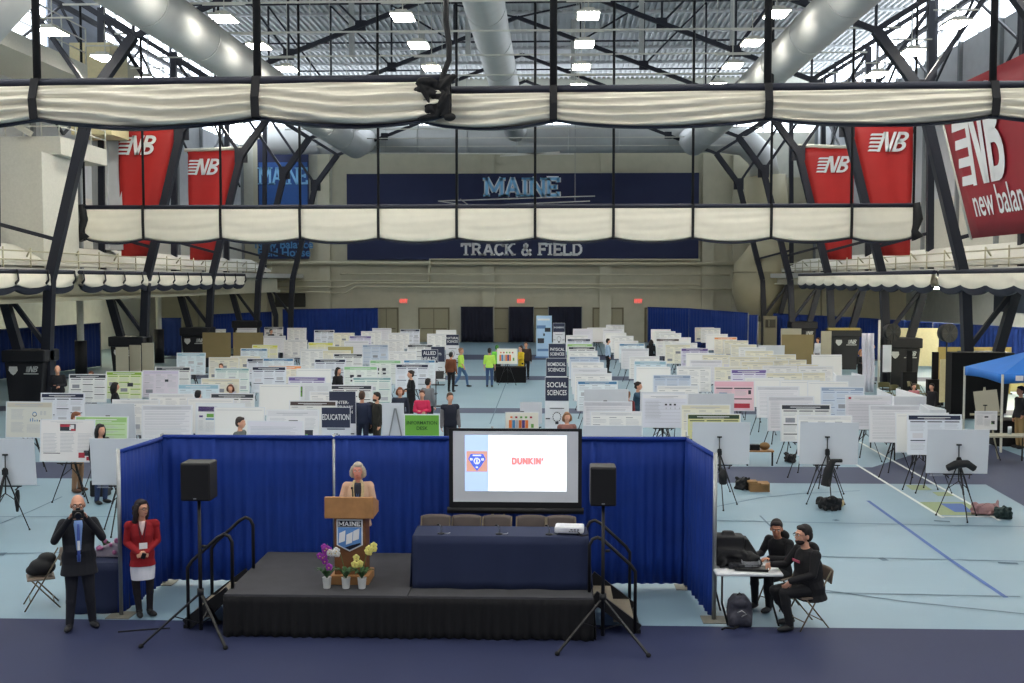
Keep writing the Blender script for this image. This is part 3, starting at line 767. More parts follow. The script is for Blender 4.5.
platform('upper white gallery with rails in the top left corner', -22.3, -19.4, 30, 45.8, 13.1, 13.75, 1.5, 7)
platform('low white railed landing at the left edge above the side divider', -23.3, -21.8, 40, 43, 5.3, 6.1, 1.5, 4)
b = MB(); b.b2((-21.6, 42.2, 5.25), (-19.85, 45.3, 9.75), 0); b.b2((-19.87, 42.1, 5.25), (-19.7, 45.3, 9.75), 0)
tag(b.build('boxed_column', white), 'wide white boxed column under the railed platform at left', 'column')
b = MB(); b.b2((-21.2, 48.2, 11.2), (-19.4, 50.2, 15.2)); tag(b.build('equipment_box', M('cream_box', (216, 204, 160), .6)), 'cream box high on the left wall above the nearest red banner', 'box')
b = MB(); b.b2((-21.2, 50.4, 11.2), (-19.6, 52.6, 14.8)); tag(b.build('equipment_box', beige), 'taller beige box just behind the cream box at upper left', 'box')
b = MB(); b.b2((-21.3, 50.5, 6.2), (-19.9, 51.6, 11.2)); b.b2((-20.7, 50.3, 6.2), (-20.5, 50.5, 11.2)); tag(b.build('wall_cabinet_column', grey_wall), 'grey panelled column below the boxes at upper left', 'column')
b = MB(); b.b2((-23.9, 42, 6.3), (-22.6, 43, 9.6)); tag(b.build('alcove_shade_block', M('recess_shade_paint', (70, 62, 68), .8)), 'solid block in alcove shade colour at the left edge beside boxed column', 'alcove')  # solid block, no recess; the alcove shade is put into its dark colour
b = MB(); b.bar((-23.9, 42.8, 12.6), (-20.4, 42.8, 10.5), .1, .22)
tag(b.build('stair_stringer', white), 'white sloping stair stringer above the left railed platform', 'stair')
# ================================================================ POSTER BOARDS AND EASELS
def colm(rgb): return M('print_%02x%02x%02x' % rgb, rgb, .6, noise=0.0)
BW, BH, BZ0 = 1.22, .91, .87
# style: (paper, band, band height, text ink, kind)
W_ = (228, 227, 224); NAVY = (34, 42, 66); DK_ = (52, 56, 64)
ST = {
 'plain': (W_, None, 0, 'blank', 'white board with a blank sheet'),
 'white': (W_, (214, 214, 214), .09, 'text', 'white board with faint grey text'),
 'lines': ((224, 223, 226), (200, 200, 206), .10, 'rows', 'white board with wide text rows'),
 'cream': ((226, 222, 204), (214, 208, 184), .10, 'text', 'cream poster board with faint text'),
 'navy': ((216, 220, 228), NAVY, .11, 'cols', 'board with a navy title band'),
 'dark': ((224, 224, 222), DK_, .11, 'cols', 'board with a charcoal title band'),
 'blue': ((220, 228, 232), (78, 128, 168), .09, 'text', 'board with a mid blue title band'),
 'pale': ((208, 222, 228), (150, 186, 202), .12, 'text', 'board with a pale blue title band'),
 'teal': ((222, 228, 222), (120, 160, 160), .07, 'cols', 'board with a teal title line'),
 'green': ((188, 214, 168), (150, 190, 120), .12, 'rows', 'pale green poster board'),
 'lime': ((214, 220, 180), (130, 168, 62), .10, 'limecols', 'board with lime green headings'),
 'dgreen': ((208, 206, 150), (42, 62, 44), .10, 'cols', 'board with a dark green title band'),
 'mint': ((222, 228, 222), (140, 190, 140), .11, 'figs', 'board with a mint title band and dark figures'),
 'purple': ((216, 212, 226), (112, 96, 152), .12, 'cols', 'board with a purple title band'),
 'lav': ((212, 204, 214), (200, 190, 212), .10, 'onefig', 'lavender grey poster board with one dark square'),
 'pink': ((226, 192, 200), (226, 176, 188), .16, 'pink', 'pink poster board with dark heading lines'),
 'orange': ((228, 222, 206), (226, 150, 98), .11, 'text', 'board with an orange title'),
 'yellow': ((226, 222, 196), (206, 204, 84), .12, 'cols', 'board with a yellow title band'),
 'brown': ((222, 222, 218), (78, 66, 62), .11, 'text', 'board with a dark brown title band'),
 'slate': ((196, 206, 220), (142, 158, 182), .10, 'cols', 'board with a slate blue title band'),
 'olive': ((170, 160, 104), None, 0, 'blank', 'olive brown board'),
 'redlogo': ((226, 222, 220), (228, 224, 222), .06, 'redlogo', 'white poster board with a red and black logo'),
 'circle': ((216, 214, 204), (204, 196, 180), .13, 'circle', 'cream poster board with a small ring chart'),
 'navyblk': ((222, 226, 228), None, 0, 'navyblk', 'white board with a small navy headed sheet'),
 'darkfig': ((214, 216, 218), None, 0, 'darkfig', 'white board with a dark green photo grid'),
 'photo': ((218, 216, 224), None, .0, 'photo', 'white board with a colourful picture'),
 'chart': ((222, 222, 224), (212, 212, 216), .14, 'chart', 'white board with small dark charts'),
 'dots': ((216, 218, 228), (226, 226, 228), .12, 'dots', 'white board with three small dark pictures'),
 'redspot': ((218, 216, 222), (212, 212, 214), .13, 'redspot', 'white board with a small red emblem'),
 'kit': ((232, 228, 214), None, .0, 'kit', 'white board with a row of coloured blocks'),
}
_pm = {}
def poster_mesh(style, far):
    key = (style, far)
    if key in _pm: return _pm[key]
    pap, band, bh, kind, _ = ST[style]
    mats = [colm(pap), colm(band) if band else ink, ink, dink, colm((172, 52, 66)), colm((226, 122, 60)), colm((74, 132, 178)), colm((108, 160, 74)), colm((82, 62, 122)), lwhite, colm((208, 206, 212)), mink]
    b = MB(); w, h = BW - .05, BH - .04
    x0 = -w / 2; z0 = -h / 2; y = 0.0
    b.b2((x0, -.002, z0), (x0 + w, .002, z0 + h), 0)
    def q(x, z, ww, hh, mi, lay=1): b.quad(x0 + x * w, z0 + z * h, x0 + (x + ww) * w, z0 + (z + hh) * h, -.002 - .003 * lay, mi)
    rnd = random.Random(style)
    top = 1.0
    if band: q(.01, 1 - bh - .01, .98, bh, 1); top = 1 - bh - .03
    light = sum(band) > 560 if band else True
    if band and kind != 'pink':
        q(.18, 1 - bh * .55 - .01, .62, bh * .16, 2 if light else 9, 2); q(.3, 1 - bh * .85 - .01, .4, bh * .1, 2 if light else 9, 2)
    def para(x, zt, ww, n, gap=.034):
        for i in range(n):
            q(x, zt - gap * (i + 1), ww * rnd.uniform(.8, 1), .010, 2)
    n3 = 3
    if kind in ('text', 'cols', 'limecols', 'figs', 'onefig'):
        for c in range(n3):
            cx = .04 + c * .325; cw = .28
            zt = top
            while zt > .12:
                if kind == 'limecols': q(cx, zt - .05, cw, .035, 1)
                elif kind == 'cols': q(cx, zt - .045, cw, .026, 1 if not light else 11)
                else: q(cx, zt - .04, cw * .5, .016, 11)
                k = rnd.randint(3, 6); para(cx, zt - .06, cw, k); zt -= .07 + .034 * k + .02
                if rnd.random() < .5 and zt > .25:
                    q(cx + .04, zt - .16, cw * .7, .13, rnd.choice([2, 10, 2, 11]) if kind != 'figs' else 3); zt -= .19
    if kind == 'figs':
        for fx in (.18, .4): q(fx, .55, .12, .12, 3, 2); q(fx + .02, .4, .1, .07, 3, 2)
    if kind == 'onefig': q(.62, .58, .10, .09, 3, 2)
    if kind == 'limecols': q(.60, .45, .16, .14, 3, 2)
    if kind == 'rows':
        for i in range(6):
            z = top - .04 - i * .135
            if z > .06:
                q(.04, z, .92, .02, 10 if style == 'lines' else 1); para(.05, z - .01, .88, 2)
    if kind == 'pink':
        q(.04, .74, .42, .04, 3); q(.5, .74, .45, .04, 3); q(.5, .38, .45, .035, 3); q(.12, .48, .2, .13, 6); q(.06, .45, .1, .1, 4); q(.5, .08, .4, .16, 4)
        para(.05, .72, .4, 5); para(.52, .72, .3, 6); q(.86, .56, .07, .14, 3)
    if kind == 'redlogo':
        q(.36, .74, .30, .17, 3); q(.36, .84, .2, .06, 4, 2); q(.54, .76, .09, .13, 9, 2); q(.57, .74, .09, .05, 4, 3)
        for c in (0, 1, 2): para(.04 + .33 * c, .70, .27, 14)
        q(.72, .08, .12, .13, 4); q(.82, .13, .14, .14, 3); q(.87, .02, .08, .09, 4); q(.05, .18, .32, .015, 3)
    if kind == 'circle':
        for k in range(12):
            a = PI * 2 * k / 12
            b.box((x0 + .62 * w + .05 * math.cos(a), -.006, z0 + .66 * h + .05 * math.sin(a)), (.022, .002, .022), 6 if k < 7 else 3)
        for k in range(6): q(.52 + .05 * k, .45, .02, rnd.uniform(.03, .1), 6 if k < 4 else 3)
        for k in range(4): q(.74, .64 + .03 * k, .05, .014, 2); q(.82, .64 + .03 * k, .05, .014, 2)
        para(.1, .82, .3, 9); para(.45, .38, .45, 7); para(.1, .45, .3, 9)
    if kind == 'navyblk':
        q(.03, .0, .42, .9, 9); q(.04, .78, .4, .14, 1 + 7); q(.06, .62, .08, .05, 8, 2); q(.22, .62, .15, .1, 7, 2); q(.2, .55, .2, .04, 6, 2); para(.2, .5, .2, 8); para(.05, .56, .1, 9)
    if kind == 'darkfig':
        q(.10, .55, .2, .34, 3); 
        for i in (0, 1):
            for j in (0, 1): q(.11 + .1 * i, .56 + .17 * j, .08, .14, 7, 2)
        para(.36, .92, .25, 18); para(.68, .92, .28, 18)
    if kind == 'photo':
        q(.3, .25, .4, .32, 9); q(.33, .28, .14, .24, 8, 2); q(.43, .33, .12, .16, 4, 3); q(.53, .28, .08, .13, 5, 3); para(.04, .9, .9, 8)
    if kind == 'chart':
        q(.42, .66, .18, .08, 3); q(.74, .3, .16, .18, 3); para(.05, .82, .32, 16); para(.42, .6, .28, 12); para(.74, .82, .22, 9); q(.75, .31, .05, .06, 7, 2)
    if kind == 'dots':
        for k in range(3): q(.5 + .1 * k, .66, .05, .05, 3)
        for k in range(4): q(.52 + .1 * k, .55, .02, .05, 2)
        for i in range(7): q(.04, .14 + .1 * i, .92, .008, 2)
        para(.06, .82, .36, 16)
    if kind == 'redspot':
        q(.05, .90, .06, .06, 4, 2)
        for i in range(8): q(.04, .1 + .09 * i, .92, .008, 2)
        para(.06, .82, .86, 18, .04)
    if kind == 'kit':
        for k, mi in enumerate((5, 6, 2, 5, 8, 5)): q(.1 + .1 * k, .18, .09, .42, mi)
        for k, mi in enumerate((5, 4, 7, 7, 4)): q(.14 + .15 * k, .7, .07, .1, mi)
        q(.78, .2, .08, .2, 7)
    if kind == 'blank' and style == 'plain': q(.03, .93, .94, .012, 2)
    _pm[key] = b.mesh('poster_sheet', mats)
    return _pm[key]
_bm = MB(); _bm.b2((-BW / 2, 0, 0), (BW / 2, .012, BH), 0)
board_me = _bm.mesh('panel', [foam])
boardback_me = MB().b2((-BW / 2, 0, 0), (BW / 2, .012, BH), 0).mesh('panel', [foamback])
# easel: tripod with centre mast, hooks and braces
def easel_parts():
    P = []
    hub = Vector((0, 0, 1.14)); feet = [Vector((-.42, .16, 0)), Vector((.42, .16, 0)), Vector((0, .52, 0))]
    feet = [Vector((-.40, -.10, 0)), Vector((.40, -.10, 0)), Vector((0, .56, 0))]
    for f in feet:
        b = MB(); b.bar(hub + (f - hub) * .03, hub + (f - hub) * .55, .032, .022); b.bar(hub + (f - hub) * .5, f + Vector((0, 0, .02)), .02, .016); b.ell(f + Vector((0, 0, .02)), .022, 0, 6, 4)
        P.append(('leg', b.mesh('leg', [blackm])))
    b = MB(); b.cone((0, 0, .72), (0, -.02, 1.46), .013, .011, 7); b.box((0, -.02, 1.47), (.10, .03, .03)); P.append(('mast', b.mesh('mast', [blackm])))
    b = MB(); b.box((0, 0, 1.14), (.09, .07, .10)); b.ell((0, 0, 1.2), (.05, .04, .03), 0, 8, 4); P.append(('hub', b.mesh('hub', [blackm])))
    b = MB()
    for f in feet: b.bar((0, .02, .74), hub + (f - hub) * .5, .014)
    P.append(('spreader', b.mesh('spreader', [blackm])))
    b = MB(); b.bar((-.28, -.07, .86), (.28, -.07, .86), .05, .02); b.bar((-.24, -.06, .86), (-.20, .02, .80), .02); b.bar((.24, -.06, .86), (.20, .02, .80), .02)
    P.append(('ledge', b.mesh('ledge', [blackm])))
    return P
EP = easel_parts()
eb = MB()
for nme, me in EP:
    o_ = len(eb.v); eb.v += [tuple(v.co) for v in me.vertices]
    for p in me.polygons: eb.f.append(tuple(i + o_ for i in p.vertices)); eb.m.append(0); eb.sm.append(False)
easel_far_me = eb.mesh('easel', [blackm])
def put_easel(x, y, rz, lab, near):
    if near:
        root = thing('tripod_easel', lab, 'easel', (x, y, 0), rz, 'black tripod easels')
        for nme, me in EP:
            o = bpy.data.objects.new(nme, me); COL.objects.link(o); o.parent = root
    else:
        o = bpy.data.objects.new('tripod_easel', easel_far_me); COL.objects.link(o); o.location = (x, y, 0); o.rotation_euler = (0, 0, rz)
        tag(o, lab, 'easel', 'black tripod easels')

# (left px, top px, style, turn in degrees) ; style 'back' shows the grey rear
B = []
def add(x, y, st, turn=0): B.append((x, y, st, turn))
# --- left block
for r_ in [(-27, 438, 'back', 0), (38, 421, 'redlogo', 0), (91, 438, 'back', 0), (4, 401, 'circle', 0), (39, 393, 'navy', 0), (68, 375, 'dark', 0), (73, 416, 'green', 0), (86, 403, 'back', 0),
  (105, 372, 'lime', 0), (142, 371, 'lav', 0), (155, 367.5, 'dark', 0), (111, 399, 'white', 0), (141, 406, 'lines', 0), (148, 393, 'white', 0), (192, 405, 'navyblk', 0), (213, 408, 'plain', 0),
  (177, 384, 'pale', 0), (176, 353, 'pale', 0), (208, 357, 'cream', 0), (214, 368, 'teal', 0), (209, 393, 'dark', 0), (200, 379, 'cream', 0), (246, 358, 'navy', 0), (262, 358.8, 'blue', 0), (264, 367, 'orange', 0),
  (287, 376, 'purple', 0), (296, 368, 'plain', 0), (251, 367, 'navy', 0), (258, 385, 'plain', 0), (287, 384.5, 'darkfig', 0), (288, 401, 'brown', 0), (266, 411, 'chart', 0), (246, 422, 'photo', 0),
  (287, 328, 'white', 0), (264, 327, 'dark', 0), (314, 330, 'navy', 0), (206, 329, 'white', 0), (237, 328.5, 'lines', 0), (283, 340, 'white', 0), (308, 343, 'yellow', 0), (327, 346, 'olive', 0), (240, 348, 'blue', 0),
  (252, 344.5, 'yellow', 0), (230, 356, 'cream', 0), (314, 359, 'navy', 0), (333, 333, 'cream', 0), (349, 335.5, 'purple', 0), (361, 331, 'white', 0), (372, 328, 'lines', 0), (362, 345, 'slate', 0), (388, 333, 'white', 0),
  (400, 329, 'navy', 0), (427, 333.5, 'white', 0), (407, 345, 'dark', 0), (333, 354, 'dark', 0), (369, 360, 'mint', 0), (388, 351, 'white', 0), (395, 364, 'navy', 0), (403, 360.5, 'blue', 0), (352, 378, 'teal', 0),
  (330, 385, 'dark', 0), (309, 391.5, 'white', 0), (343, 366, 'figs_', 0), (436, 330, 'plain', 0), (322, 351, 'cream', 0), (263, 336, 'lines', 0), (300, 349, 'white', 0), (344, 341, 'lines', 0), (380, 340, 'white', 0), (186, 398, 'plain', 0)]:
    add(r_[0], r_[1], 'mint' if r_[2] == 'figs_' else r_[2], r_[3])
# --- right block, by columns
for r_ in [
  # column beside the aisle
  (583, 424, 'back', 0), (590, 410.5, 'white', 0), (583, 402, 'lines', 0), (584, 389.5, 'back', 0), (577, 381.5, 'blue', 0), (574, 374, 'white', 0), (572, 367.5, 'chart', 0), (571, 362, 'white', 0), (569, 356, 'slate', 0),
  (569, 351, 'white', 0), (568, 347, 'dark', 0), (567, 343.5, 'green', 0), (567, 339, 'navy', 0), (566, 335, 'white', 0), (573, 329, 'photo', 0), (587, 328, 'plain', 0),
  # second column
  (642, 394, 'dots', 0), (657, 385, 'white', 0), (640, 391, 'back', 0), (653, 375, 'slate', 0), (636, 366, 'plain', 0), (634, 361, 'pale', 0), (629, 356, 'white', 0), (621, 349, 'lines', 0), (619, 344, 'blue', 0), (614, 340.5, 'plain', 0),
  (611, 336, 'white', 0), (603, 329, 'lines', 0), (606, 325, 'white', 0), (605, 333, 'plain', 0),
  # third column
  (681, 404, 'cream', 0), (687, 414, 'dgreen', 0), (692, 422, 'back', 0), (688, 393, 'back', 0), (714, 380.5, 'pink', 0), (731, 370, 'purple', 0), (702, 355, 'cream', 0), (714, 367, 'cream', 0), (681, 348.5, 'purple', 0), (672, 343, 'white', 0),
  (665, 344.5, 'cream', 0), (656, 338.5, 'brown', 0), (655, 331, 'white', 0), (651, 329, 'plain', 0), (660, 333, 'white', 0), (668, 337, 'plain', 0), (677, 366, 'white', 0), (690, 360, 'lines', 0), (686, 353, 'plain', 0),
  # fourth column
  (757, 386, 'lines', 0), (768, 396, 'lines', 0), (781, 405, 'dark', 0), (798, 415.5, 'white', 0), (800, 422, 'back', 0), (695, 327.5, 'cream', 0), (701, 328.5, 'white', 0), (706, 334, 'plain', 0), (714, 337.5, 'orange', 0), (724, 340.5, 'cream', 0),
  (731, 344.5, 'cream', 0), (739, 347, 'white', 0), (745, 351, 'cream', 0), (748, 357, 'pink_', 0), (757, 360, 'cream', 0), (763, 366, 'white', 0), (741, 362, 'cream', 0), (729, 357, 'cream', 0), (766, 373, 'cream', 0), (745, 378, 'plain', 0),
  # fifth column
  (821, 387.5, 'slate', 0), (846, 395, 'redspot', 0), (870, 405, 'lines', 0), (908, 415, 'navy', 0), (927, 429, 'back', 0), (897, 413, 'plain', 0), (758, 345, 'back', 0), (766, 355, 'cream', 0), (777, 360, 'cream', 0), (785, 365, 'cream', 0), (799, 366, 'white', 0),
  (792, 373, 'cream', 0), (781, 380, 'plain', 0), (808, 381, 'plain', 0), (812, 355, 'plain', 0)]:
    add(r_[0], r_[1], 'cream' if r_[2] == 'pink_' else r_[2], r_[3])
recs = []
for (x, y, st, turn) in B:
    p = gz(x, y, BZ0 + BH)
    Y = p.y; X = at(x, y, Y).x + BW / 2
    recs.append([X, Y, st, turn])
recs.sort(key=lambda r: r[1])
placed = []
for r_ in recs:                                        # keep neighbours from cutting through one another
    for _ in range(12):
        hit = False
        for q in placed:
            if abs(q[0] - r_[0]) < BW + .03 and abs(q[1] - r_[1]) < .42: r_[1] = q[1] + .43; hit = True
        if not hit: break
    placed.append(r_)
NUM = ['front', 'second', 'third', 'fourth', 'fifth', 'sixth', 'seventh', 'eighth', 'ninth', 'tenth', 'eleventh', 'twelfth', 'thirteenth', 'fourteenth', 'fifteenth', 'sixteenth', 'seventeenth', 'eighteenth', 'nineteenth', 'twentieth']
def column_of(X, Y):
    if X > 0:
        e = [2.35, 5.3, 8.3, 11.6, 40]; nm = ['column right of aisle', 'second column right of aisle', 'third column right of aisle', 'fourth column right of aisle', 'rightmost column']
    else:
        X = -X
        e = [8.6, 11.4, 14.2, 17.2, 60]; nm = ['column left of aisle', 'second column left of aisle', 'third column left of aisle', 'fourth column left of aisle', 'leftmost column']
    for a, n_ in zip(e, nm):
        if X < a: return n_
cnt = {}
rnd = random.Random(11)
first_board = None
for (X, Y, st, turn) in placed:
    cn = column_of(X - BW / 2, Y); cnt[cn] = cnt.get(cn, 0) + 1; k = cnt[cn] - 1
    num = NUM[k] if k < len(NUM) else 'very last'
    look = 'grey back of a poster board' if st == 'back' else ST[st][4]
    tilt = rnd.uniform(-2.5, 2.5) + turn
    root = thing('poster_board', '%s, %s in %s' % (look, num, cn), 'poster board', (X, Y, BZ0), R(tilt), 'poster boards on easels')
    dz = rnd.uniform(-.02, .03); root.location.z += dz
    back = st == 'back'
    lean = R(5)
    pnl = bpy.data.objects.new('panel', boardback_me if back else board_me); COL.objects.link(pnl); pnl.parent = root
    sh = bpy.data.objects.new('poster_sheet', poster_mesh('white' if back else st, Y > 45)); COL.objects.link(sh); sh.parent = root
    if back:
        pnl.rotation_euler = (lean, 0, 0)
        sh.location = (0, .017, BH / 2); sh.rotation_euler = (lean, 0, PI); sh.rotation_euler = (-lean, 0, PI)
        sh.location.y = .017 - math.sin(lean) * BH / 2
        put_easel(X + rnd.uniform(-.05, .05), Y - .09, R(tilt + 180), 'easel before the %s board in %s' % (num, cn), Y < 45)
    else:
        pnl.rotation_euler = (-lean, 0, 0); sh.location = (0, -.004 + math.sin(lean) * BH / 2, BH / 2); sh.rotation_euler = (-lean, 0, 0)
        put_easel(X + rnd.uniform(-.05, .05), Y + .12, R(tilt), 'easel holding the %s board in %s' % (num, cn), Y < 45)

# ---- sign towers naming the fields
def sign_stand(px0, px1, ytop, ztop, lines, lab, header_h=.62, paper_h=.62, ts=.17, Y=None):
    p = gz(px0, ytop, ztop); Y = Y or p.y; x0 = at(px0, ytop, Y).x; x1 = at(px1, ytop, Y).x; w = x1 - x0
    root = thing('sign_stand', lab, 'sign', ((x0 + x1) / 2, Y, 0), 0, 'navy category signs beside the aisle')
    ztop = at(px0, ytop, Y).z
    MB().b2((-w / 2, -.02, ztop - header_h - paper_h), (w / 2, 0, ztop)).build('panel', foam, root)
    MB().b2((-w / 2 + .01, -.03, ztop - header_h), (w / 2 - .01, -.02, ztop - .01)).build('header', colm((44, 50, 72)), root)
    for i, l in enumerate(lines):
        text_obj('lettering', l, ts, lwhite, root, (0, -.036, ztop - header_h / 2 + (len(lines) - 1) * ts * .55 - i * ts * 1.1), bold=ts * .012, sx=min(1.0, (w * .92) / (len(l) * ts * .62)), ext=.002)
    zc = ztop - header_h - paper_h * .55
    b = MB()
    for k in range(14):
        a = 2 * PI * k / 14; b.box((.11 * math.cos(a), -.03, zc + .13 * math.sin(a)), (.03, .004, .03))
    b.box((0, -.03, zc - .17), (.09, .004, .07)); b.box((-.25, -.03, zc - .05), (.12, .004, .03)); b.box((.25, -.03, zc - .05), (.12, .004, .03)); b.box((0, -.03, zc + .24), (.4, .004, .02)); b.box((.28, -.03, zc - .26), (.14, .004, .04))
    b.build('printed_diagram', dink, root)
    b = MB(); b.cone((0, .02, 0), (0, .02, ztop - header_h), .025, .025, 8); b.b2((-.3, -.2, 0), (.3, .25, .03)); b.b2((-.35, 0, .55), (.35, .04, .6)); b.build('stand', blackm, root)
sign_stand(545, 569, 377, 2.15, ['SOCIAL', 'SCIENCES'], 'navy topped sign reading SOCIAL SCIENCES right of the aisle', .66, .82, .2, 30.5)
sign_stand(546, 567, 358, 2.15, ['BIOMEDICAL', 'SCIENCES'], 'navy topped sign reading BIOMEDICAL SCIENCES behind the social sciences sign', .62, .9, .17, 37.5)
sign_stand(548.5, 566, 343.5, 2.15, ['PHYSICAL', 'SCIENCES'], 'navy topped sign reading PHYSICAL SCIENCES, third back right of aisle', .7, .9, .18, 46.5)
sign_stand(553, 565, 323, 2.15, ['ENGINEERING'], 'small distant navy sign over white sheet, last right of the aisle', .5, .7, .12, 61)
sign_stand(421.5, 438, 349.5, 2.15, ['ALLIED', 'HEALTH'], 'navy topped sign reading ALLIED HEALTH left of the aisle', .55, .75, .22, 46)
sign_stand(431, 445, 346.5, 2.15, ['ARTS'], 'navy topped sign just behind the allied health sign', .7, .9, .14, 50)
sign_stand(446, 459, 334.5, 2.15, ['NATURAL', 'SCIENCES'], 'navy topped sign reading NATURAL SCIENCES, farthest left of aisle', .55, .75, .16, 56)
sign_stand(329, 356, 391, 2.15, ['INTER-', 'DISCIPLINARY', 'RESEARCH'], 'navy topped sign reading INTER-DISCIPLINARY RESEARCH at the left', .85, .4, .115, 28.5)
sign_stand(321.5, 350.5, 407, 2.15, ['EDUCATION'], 'navy topped sign reading EDUCATION just above the blue backdrop', .46, .5, .18, 24.5)

# ---- pop-up banner, kraft panels, display trifolds
p = gz(537, 360)
b = MB(); b.b2((-.48, -.02, .08), (.48, .02, 2.6), 0); b.b2((-.45, -.03, 1.8), (.1, -.02, 2.0), 1); b.b2((.05, -.03, 1.6), (.4, -.02, 1.85), 2); b.b2((-.4, -.03, .9), (0, -.02, 1.2), 2); b.b2((-.4, -.03, .4), (.3, -.02, .55), 1); b.b2((-.05, -.03, 1.35), (.05, -.02, 1.5), 2); b.b2((-.4, -.03, 2.3), (.35, -.02, 2.42), 3)
b.b2((-.55, -.15, 0), (.55, .15, .08), 1)
tag(b.build('roll_up_banner', [colm((166, 198, 226)), colm((96, 130, 176)), dink, lwhite], loc=(at(544, 360, 68).x, 68, 0)), 'tall pale blue roll-up banner at the far end of the aisle', 'banner')
kraft = M('kraft_board', (132, 118, 82), .8, noise=.05, scale=2); greyb = M('warm_grey_board', (164, 160, 142), .8, noise=.04, scale=2)
def panel(lab, px0, px1, y0, y1, Y, mat, turn=0, name='display_board'):
    a = at(px0, y0, Y); c = at(px1, y1, Y)
    root = thing(name, lab, 'display panel', ((a.x + c.x) / 2, Y, 0), R(turn))
    w = c.x - a.x
    MB().b2((-w / 2, -.02, max(.1, c.z)), (w / 2, .02, a.z)).build('panel', mat, root)
    for s in (-1, 1):
        b = MB(); b.cone((s * w * .42, .03, 0), (s * w * .42, .03, a.z - .1), .02, .02, 6); b.bar((s * w * .42, -.25, .02), (s * w * .42, .3, .02), .05); b.build('foot', blackm, root)
panel('left grey display panel of the three near the padded base', 116, 128.5, 347, 374, 46, greyb, 10); panel('middle grey display panel of the three near the padded base', 129, 141.5, 345, 374, 46.5, greyb, -10); panel('right grey display panel of the three near the padded base', 142, 154, 343, 374, 47, greyb, 8)
panel('brown kraft display panel at left, left half', 202.5, 231, 332.5, 358, 56, kraft); panel('brown kraft display panel at left, right half', 233, 263.5, 332.5, 358, 56, kraft)
panel('large square brown kraft panel right of the poster columns', 782, 813, 334.5, 366, 54, kraft); panel('white edged board with dark heading behind the kraft panel', 781, 801, 328.5, 350, 57, greyb); panel('tall leaning grey panel beside the padded base at right', 820, 832, 331, 368, 55, greyb, 25)
panel('tall cream panel between two padded bases at right', 889, 938, 328, 366, 52, M('cream_panel', (196, 188, 152), .8)); panel('broad tan panel behind the blue canopy', 938, 1010, 347, 400, 46, M('tan_panel', (168, 148, 88), .8)); panel('cream panel showing under the canopy at the right edge', 1006, 1050, 376, 402, 47, M('pale_yellow_panel', (190, 182, 128), .8))
panel('cream project board with small pictures left of the canopy', 938, 962, 359, 402, 42, M('cream_panel', (196, 188, 152), .8), 20)
panel('narrow white panel with dark drawings before the padded base', 883, 891, 345, 372, 47, foam)
for s, e in ((831, 1),):
    b = MB(); b.cone(at(831, 300, 56) , at(829, 378, 56), .03, .03, 8)
# row of trestle displays seen from behind at right: folded white boards with pale tops
def trifold(lab, pxs, Y0, Y1_, z0, z1):
    a = at(pxs[0], 400, Y0).x; c = at(pxs[1], 400, Y0).x
    root = thing('trifold_display', lab, 'display board', ((a + c) / 2, Y0, 0))
    w = c - a; dY = Y1_ - Y0
    b = MB(); b.bar((-w / 2, 0, z0 + (z1 - z0) / 2), (-w / 2 + .2, dY, z0 + (z1 - z0) / 2), .02, z1 - z0); b.build('side_wing', foam, root)
    b = MB(); b.bar((w / 2, 0, z0 + (z1 - z0) / 2), (w / 2 - .1, dY, z0 + (z1 - z0) / 2), .02, z1 - z0); b.build('side_wing', foam, root)
    b = MB(); b.b2((-w / 2, -.012, z0), (w / 2, .012, z1)); b.build('back_panel', foamback, root)
    b = MB(); b.b2((-w / 2 - .05, -.05, z0 - .05), (w / 2 + .05, dY + .05, z0)); b.build('table_top', foam, root)
    for sx in (-1, 1):
        for sy in (0, 1): MB().cone((sx * w * .45, sy * dY, 0), (sx * w * .45, sy * dY, z0 - .05), .02, .02, 6).build('leg', blackm, root)
trifold('grey backed folded display with pale top beside the right padded base', (836, 864), 37.0, 38.2, .74, 1.62)
trifold('white folded display with pale top behind the right poster boards', (894, 926), 29.4, 31.6, .74, 1.72)
trifold('white folded display wing beside the navy titled board', (930, 946), 27.4, 28.7, .7, 1.60)
# ================================================================ STAGE AREA
blued = M('royal_blue_drape', (5, 47, 130), .75, noise=.14, scale=1.5)
Yb = 17.0
L0 = (at(121, 600, 15.3).x, 15.3); L1 = (at(163, 500, Yb).x, Yb); R1 = (at(687, 500, Yb + .05).x, Yb + .05); R0 = (at(714, 600, 15.4).x, 15.4)
drape('pipe_and_drape', 'royal blue backdrop drape behind the stage', [L1, (at(330, 0, Yb).x, Yb), (at(505, 0, Yb).x, Yb), R1], .06, at(400, 438.5, Yb).z, blued, wave=.16, amp=.025)
drape('pipe_and_drape', 'royal blue side drape at the left end of the stage backdrop', [L0, L1], .05, at(119, 453, 15.3).z, blued, wave=.15, amp=.035, z1b=at(163, 439, Yb).z, base=True)
drape('pipe_and_drape', 'royal blue side drape at the right end of the stage backdrop', [R1, R0], .05, at(687, 441, Yb).z, blued, wave=.15, amp=.035, z1b=at(714, 457, 15.4).z, base=True)
SH = .58
sx0 = at(224, 604, 14.45).x; sx1 = at(593, 606, 14.45).x; sy0 = 14.45; sy1 = 16.75
stage = thing('stage', 'low black carpeted stage with a pleated black skirt', 'stage', ((sx0 + sx1) / 2, sy0, 0))
wS = (sx1 - sx0) / 2
b = MB(); b.b2((-wS, 0, SH - .12), (0, sy1 - sy0, SH)); b.b2((.006, 0, SH - .12), (wS, sy1 - sy0, SH)); b.build('deck', M('charcoal_carpet_deck', (62, 62, 66), .9, noise=.12, scale=4), stage, bevel=.008)
for x in np.linspace(-wS + .15, wS - .15, 5):
    for y in (.15, sy1 - sy0 - .15): MB().cone((x, y, 0), (x, y, SH - .12), .03, .03, 8).build('leg', blackm, stage)
